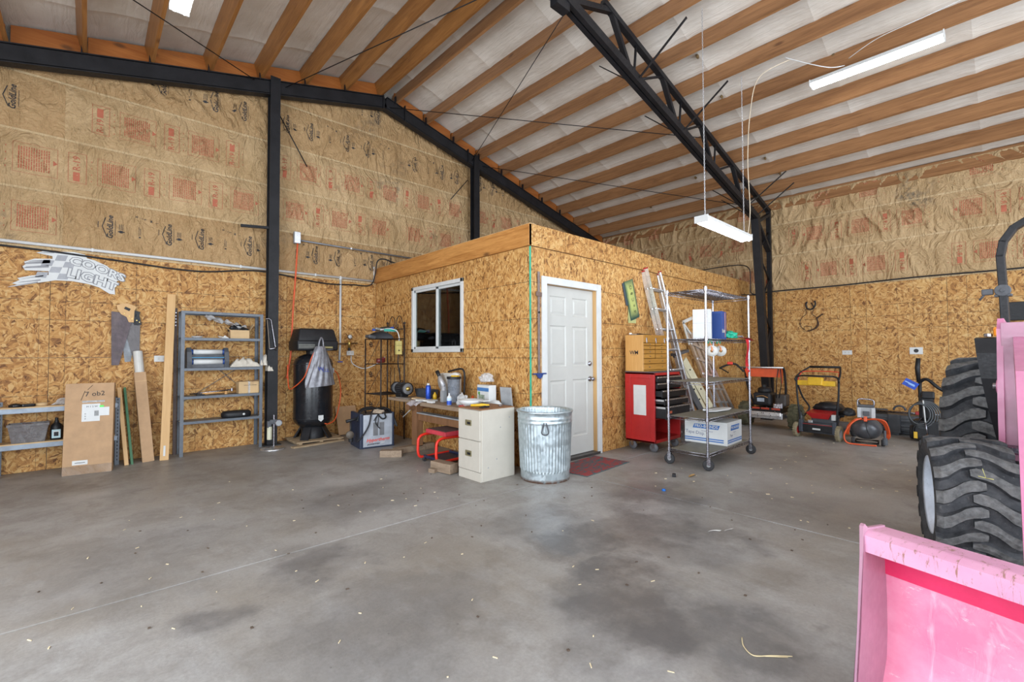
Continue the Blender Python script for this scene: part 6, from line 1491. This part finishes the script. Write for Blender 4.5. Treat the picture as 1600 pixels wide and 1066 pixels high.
# local frame: +x points back along the tractor, +y to the side seen on the left
Tm = Matrix.Translation((3.7, 0, 0)) @ Matrix.Rotation(TH, 4, 'Z'); Ti = Tm.inverted()
def L(x, y, z): return tuple(Ti @ Vector((x, y, z)))
def tire(name, c, r, w, nl, steer, rimr, rimm):
    m = MB(); ri = r * .915
    prof = [(rimr, -w * .40), (rimr + .01, -w * .44), (r * .80, -w * .50), (r * .90, -w * .49), (ri, -w * .42), (ri + .006, -w * .2), (ri + .008, 0), (ri + .006, w * .2), (ri, w * .42), (r * .90, w * .49), (r * .80, w * .50), (rimr + .01, w * .44), (rimr, w * .40)]
    m.lathe(prof, 56, (0, 0, 0), 'y')
    o = m.build(name, TIRE, tr); o.location = c; o.rotation_euler = (0, 0, steer)
    # chevron lugs: each starts at the shoulder and sweeps past the centre
    for sd in (-1, 1):
        for k in range(nl):
            a0_ = 2 * PI * (k + (.5 if sd > 0 else 0)) / nl; vs = []; N = 7
            def P(s_, rad, da):      # s_: 0 shoulder -> 1 past centre
                yv = sd * (w * .50 - s_ * (w * .58)); bend = (0, .0, .10, .28, .46, .56, .60, .60)[min(7, int(round(s_ * 7)))]
                an = a0_ + bend * (2 * PI / nl) * 1.0 + da
                return (rad * math.sin(an), yv, rad * math.cos(an))
            rows_ = []
            hwid = (2 * PI / nl) * .21
            for i in range(N + 1):
                s_ = i / N; top_ = r if s_ > .06 else r * .965; wd = hwid * (1.15 if s_ < .3 else 1.0) * (.62 if i == N else 1)
                base = ri * .985 if s_ > .06 else r * .86
                rows_.append([P(s_, base, -wd * 1.35), P(s_, top_, -wd), P(s_, top_ + .003, 0), P(s_, top_, wd), P(s_, base, wd * 1.35)])
            vs = [p for q in rows_ for p in q]; fs = [(i * 5 + j, i * 5 + j + 1, i * 5 + 6 + j, i * 5 + 5 + j) for i in range(N) for j in range(4)]
            fs += [(0, 1, 2, 3, 4)[::-1], tuple(N * 5 + j for j in range(5))]
            lg = MB(); lg.add(vs, fs); lg.m = [1 if (i_ < N * 4 and i_ % 4 in (1, 2)) else 0 for i_ in range(len(fs))]; lg.build('tread_lug', [TIRE, TREAD], o)
    MB().lathe([(0, w * .02), (rimr * .45, w * .02), (rimr * .5, w * .1), (rimr * .82, w * .12), (rimr * .88, w * .36), (rimr + .004, w * .42), (rimr + .012, w * .45), (rimr + .004, w * .40), (rimr * .9, w * .1), (rimr * .9, -w * .42), (rimr + .01, -w * .44)], 40, (0, 0, 0), 'y').build('rim', rimm, o)
    for k in range(8):
        a = 2 * PI * k / 8; MB().cyl((rimr * .33 * math.cos(a), w * .02, rimr * .33 * math.sin(a)), .010, .02, 'y', 6).build('wheel_bolt', CHROME, o)
    return o
def tire_mat():
    q = NT('dusty_tyre_rubber'); v = q.co(); g = q.n('ShaderNodeNewGeometry').outputs['Pointiness']
    n = q.noise(v, 9, 5, .7); n2 = q.noise(v, 60, 3, .6)
    c = q.mix(q.mapr(n, .40, .62), (.022, .024, .028), (.055, .056, .06)); c = q.mix(q.mapr(n2, .62, .72, 0, .3), c, (.2, .19, .18))
    return q.out(c, .7, 0, n2, .35, .006, .4)
TREAD = pm((.115, .115, .115), .85, 0, .45, 30, .5, .3, 0, .2); TIRE = tire_mat(); RIMM = pm((.60, .66, .76), .35, .2)
tire('front_tyre', L(3.92, .20, .362), .362, .36, 16, R(20), .225, RIMM)
tire('front_tyre', L(3.82, -1.12, .375), .375, .34, 17, R(21), .225, RIMM)
tire('rear_tyre', L(5.72, .10, .60), .60, .48, 19, 0, .33, RIMM)
tire('rear_tyre', L(5.52, -1.42, .60), .60, .48, 19, 0, .33, RIMM)
# bucket
BX = 2.0; bw = 1.55
def LB(y, dx, z): return (L(BX, .36, 0)[0] + dx - .16 * y, L(BX, .375, 0)[1] - y, z - .018 * (z > .1))
prf = [(-.10, .0), (.05, .0), (.17, .03), (.22, .10), (.238, .22), (.24, .34), (.235, .47), (.225, .60)]
def bsec(y0, y1, p, th, name, mat, par):
    vs = []; n = len(p)
    for y in (y0, y1):
        for (a, z) in p: vs.append(LB(y, a, z))
        for (a, z) in p: vs.append(LB(y, a + th * (.9 if z > .1 else .1), z - (th if z < .1 else 0)))
    fs = []
    for i in range(n - 1): fs += [(i, i + 1, 2 * n + i + 1, 2 * n + i), (n + i, 3 * n + i, 3 * n + i + 1, n + i + 1)]
    fs += [(0, 2 * n, 3 * n, n), (n - 1, 2 * n - 1, 4 * n - 1, 3 * n - 1)]
    for o_ in (0, 2 * n): fs += [(o_ + i, o_ + n + i, o_ + n + i + 1, o_ + i + 1) for i in range(n - 1)]
    return MB().add(vs, fs).build(name, mat, par)
bk = bsec(.012, bw - .012, prf[:8], .012, 'bucket', PINKB, tr)
bsec(.0, bw, [(.03, .562), (.022, .622), (.06, .632), (.225, .605)], .012, 'top_lip', LIP, bk)
bsec(.012, bw - .012, [(.230, .43), (.219, .598)], .004, 'lip_shade_band', PINKD, bk)  # deeper red strip: the top lip's shade painted onto the back plate
for y in (0, bw - .012):
    pts = [(-.11, .0), (.05, .0), (.18, .02), (.235, .09), (.252, .22), (.254, .34), (.25, .47), (.238, .61), (.06, .64), (.03, .66), (.015, .655), (.01, .55), (-.03, .30), (-.08, .08)]
    vs = [LB(y, a, z) for a, z in pts] + [LB(y + .012, a, z) for a, z in pts]; n = len(pts)
    b = bmesh.new(); q = [b.verts.new(v) for v in vs[:n]]; q2 = [b.verts.new(v) for v in vs[n:]]; b.faces.new(q); b.faces.new(q2[::-1])
    for i in range(n): b.faces.new((q[i], q2[i], q2[(i + 1) % n], q[(i + 1) % n]))
    bmesh.ops.triangulate(b, faces=b.faces); MB().bm(b).build('side_plate', MAUV, bk)
# chassis, hood, arms
def lb(x0, x1, y0, y1, z0, z1, b=.01): return MB().box(x0, x1, y0, y1, z0, z1, b)
yc = -.55
lb(.1, 2.3, yc - .22, yc + .22, .45, .75).build('chassis', DGRY, tr)
lb(.0, 1.15, yc - .27, yc + .27, .72, 1.12, .06).build('hood', PINK, tr); lb(-.02, .0, yc - .22, yc + .22, .76, 1.05, .01).build('grille', BLK, tr)
lb(.10, .30, yc - .62, yc + .62, .32, .44, .02).build('front_axle', DGRY, tr)
lb(1.75, 2.15, yc - .65, yc + .65, .50, .72, .03).build('rear_axle', DGRY, tr)
# loader upright beside the hood, at the frame edge
c0 = L(4.55, -.02, 0)
lpx, lpy = L(4.45, .045, 0)[0], L(4.45, .045, 0)[1]
MB().prism([(lpx - .10, .50), (lpx + .16, .50), (lpx + .18, .95), (lpx + .10, 1.44), (lpx - .02, 1.47), (lpx - .06, 1.40), (lpx - .10, .95)], .03).build('loader_upright', PINK, tr).location = (0, lpy - .03, 0)
MB().prism([(lpx - .10, .50), (lpx + .16, .50), (lpx + .18, .95), (lpx + .10, 1.44), (lpx - .02, 1.47), (lpx - .06, 1.40), (lpx - .10, .95)], .02).build('loader_upright', PINK, tr).location = (0, lpy - .17, 0)
MB().box(lpx - .07, lpx - .055, lpy - .16, lpy - .02, .55, 1.44, .002).build('upright_web', MAUV, tr)
for sd, yy_ in ((1, lpy - .10), (-1, lpy - 1.05)):
    wy = -.06 if sd > 0 else -1.06
    m = MB(); m.bar(L(4.47, wy, 1.30), L(3.4, wy, 1.08), .08, .13); m.bar(L(3.42, wy, 1.10), L(2.32, wy, .36), .08, .13); m.build('loader_arm', PINK, tr)
    MB().tube([L(4.4, wy, .72), L(3.5, wy, .95)], .03, 12).build('lift_cylinder', CHROME, tr)
    m = MB().cyl((lpx - .02, yy_ - .09, 1.02), .05, .20, 'y', 20); m.build('pivot_boss', PINK, tr)
    MB().cyl((lpx - .02, yy_ - .11, 1.02), .022, .24, 'y', 12).build('pivot_pin', CHROME, tr); MB().cyl((lpx - .08, yy_ - .115, .62), .03, .25, 'y', 6).build('pivot_pin', CHROME, tr)
# fender: black edge with pink inner panel
def fend(y0, y1, name, mat, xo=0, top=1.36, bot=.56):
    c = [(-.02, top - .01), (.05, top), (.35, top), (.62, top - .06)]; dn = [(-.05, top - .12), (-.04, 1.05), (.02, .80), (.12, bot)]
    path = [(p[0] + xo, p[1]) for p in dn[::-1] + c]; vs = []
    for y in (y0, y1):
        for (a, z) in path: vs.append((a, y - (top - z) * .11, z))
        for (a, z) in path: vs.append((a + .03, y - (top - z) * .11, z - .02))
    n = len(path); fs = []
    for i in range(n - 1): fs += [(i, i + 1, 2 * n + i + 1, 2 * n + i), (n + i, 3 * n + i, 3 * n + i + 1, n + i + 1), (i, n + i, n + i + 1, i + 1), (2 * n + i, 2 * n + i + 1, 3 * n + i + 1, 3 * n + i)]
    fs += [(0, 2 * n, 3 * n, n), (n - 1, 2 * n - 1, 4 * n - 1, 3 * n - 1)]
    return MB().add(vs, fs).build(name, mat, tr)
fxo = L(4.98, .2, 0)[0]; fy = L(4.98, .165, 0)[1]
fend(fy - .125, fy + .01, 'fender_edge', BLK, fxo); fend(fy - .30, fy - .125, 'fender', MAUV, fxo + .01)
fend(fy - 1.62, fy - 1.3, 'fender', MAUV, fxo + .01)
MB().cbox((fxo + .02, fy - .115, 1.40), (.06, .05, .07), None, .015).build('turn_lamp', pm((.75, .25, .02), .3), tr)
MB().cyl((fxo + .02, fy - .06, 1.362), .025, .025).build('fender_bolt', CHROME, tr)
# seat, wheel, roll bar
lb(1.75, 2.15, yc - .25, yc + .25, .95, 1.06, .04).build('seat', BLK, tr); lb(2.10, 2.22, yc - .25, yc + .25, 1.0, 1.42, .05).build('seat_back', BLK, tr)
lb(1.1, 2.2, yc - .5, yc + .5, .70, .76, .01).build('platform', DGRY, tr)
MB().tube([(1.25, yc, .95), (1.42, yc, 1.30)], .02, 10).tube([(1.42 - .05 * math.cos(a), yc + .19 * math.sin(a), 1.30 + .19 * math.cos(a) * .35) for a in [2 * PI * k / 24 for k in range(24)]], .014, 8, True).build('steering_wheel', BLK, tr)
rx, ry = L(5.6, -.0, 0)[0], L(5.6, -.0, 0)[1]
m = MB(); pts = [(rx, ry + .0, .72), (rx, ry + .01, 1.3), (rx, ry + .02, 1.78), (rx, ry + .03, 2.05), (rx, ry + .01, 2.17), (rx, ry - .05, 2.27), (rx, ry - .14, 2.33), (rx, ry - .30, 2.34), (rx, ry - .90, 2.34), (rx, ry - 1.02, 2.28), (rx, ry - 1.10, 2.17), (rx, ry - 1.12, 2.05), (rx, ry - 1.1, .72)]
for a, b_ in zip(pts[:-1], pts[1:]): m.bar(Vector(a) - (Vector(b_) - Vector(a)).normalized() * .012, Vector(b_) + (Vector(b_) - Vector(a)).normalized() * .012, .05, .075, (1, 0, 0), .006)
m.build('roll_bar', BLK, tr)
MB().cyl((rx - .04, ry + .02 - .0, 1.76), .05, .02, 'x' , 20).cyl((rx - .05, ry + .02, 1.76), .015, .02, 'x', 10).box(rx - .03, rx + .03, ry - .03, ry + .07, 1.71, 1.73, .003).build('hinge_plate', DGRY, tr)
MB().cbox((rx - .02, ry + .11, 1.755), (.04, .07, .05), None, .008).tube([(rx - .02, ry + .12, 1.75), (rx - .02, ry + .16, 1.69)], .008, 8).build('lock_pin', DGRY, tr)

# ------------------------------------------------------------------ bits on the floor
WCH = pm((.66, .55, .36), .8); 
b = MB(); cl_ = [(.3, 2.9), (1.0, 2.2), (1.3, 1.6), (2.2, 1.8), (.9, 3.6), (1.8, 3.8), (2.7, 3.6), (.2, 4.2)]
for k in range(64):
    cx, cy = cl_[k % len(cl_)]; x, y = cx + rnd.gauss(0, .5), cy + rnd.gauss(0, .45)
    if y > 6.2 or (x > 2.7 and y > 2.9) or x < -1.5: continue
    b.cbox((x, y, .002), (rr(.006, .028), rr(.002, .006), .003), (0, 0, rr(0, 3)))
for k in range(60):
    x, y = rr(3.9, 8.5), rr(.6, 2.6); b.cbox((x, y, .002), (rr(.006, .03), rr(.004, .012), .003), (0, 0, rr(0, 3)))
o = b.build('wood_chips', WCH); o['kind'] = 'stuff'; o['label'] = 'pale wood chips and straw scattered over the concrete'; o['category'] = 'wood chips'
b = MB()
for k in range(60): x, y = rr(-.5, 4.0), rr(.9, 4.2); b.cbox((x, y, .003), (rr(.006, .016), rr(.005, .012), .005), (0, 0, rr(0, 3)))
b.build('dirt_crumbs', pm((.10, .07, .05), .9)); o = bpy.data.objects['dirt_crumbs']; o['kind'] = 'stuff'; o['label'] = 'small dark crumbs of dirt scattered over the concrete'; o['category'] = 'dirt'
clutter('bottle_cap', 'small blue plastic cap on the concrete in front of the cart', 'cap', (3.85, 2.15, 0), MB().lathe([(0, .0), (.018, 0), (.016, .016), (0, .017)], 12), pm((.01, .14, .50), .4))
clutter('black_scrap', 'small black block on the concrete near the cart', 'scrap', (4.36, 2.32, 0), MB().cbox((0, 0, .015), (.05, .035, .03), (0, 0, .5), .004), BLK)
clutter('leaf', 'curled tan dry leaf beside the small black block', 'leaf', (4.50, 2.20, 0), MB().grid(lambda a, b_: ((a - .5) * .13, (b_ - .5) * .035 * math.sin(PI * (.1 + .8 * a)), .004 + .010 * (b_ - .5) ** 2 * 4), 8, 4), pm((.42, .26, .10), .8))
clutter('paper_strip', 'torn white strip of paper on the concrete left of the bucket', 'paper', (3.28, 1.40, 0), MB().grid(lambda a, b_: ((a - .5) * .03 + (b_ - .5) * .16, (b_ - .5) * -.10, .003 + .004 * math.sin(b_ * 8)), 3, 10), WHT)
clutter('straw_stem', 'bent pale straw stem on the concrete in the foreground', 'straw', (2.06, .72, 0), MB().tube(spline([(.06, .10, .003), (.0, .07, .004), (-.03, .02, .003), (.02, -.03, .004), (.08, -.09, .003)], 5), .0025, 5).tube([(-.03, .02, .003), (.06, -.08, .003)], .002, 5), pm((.60, .50, .30), .8))
clutter('dry_weed', 'small yellow weed sprig stuck on the front tyre tread', 'weed', (3.61, .10, .56), MB().tube([(0, 0, 0), (-.01, .012, .05)], .0015, 4).tube([(0, 0, 0), (-.005, .03, .006)], .002, 4).tube([(0, 0, 0), (-.01, -.03, .0)], .002, 4), pm((.65, .60, .20), .7))
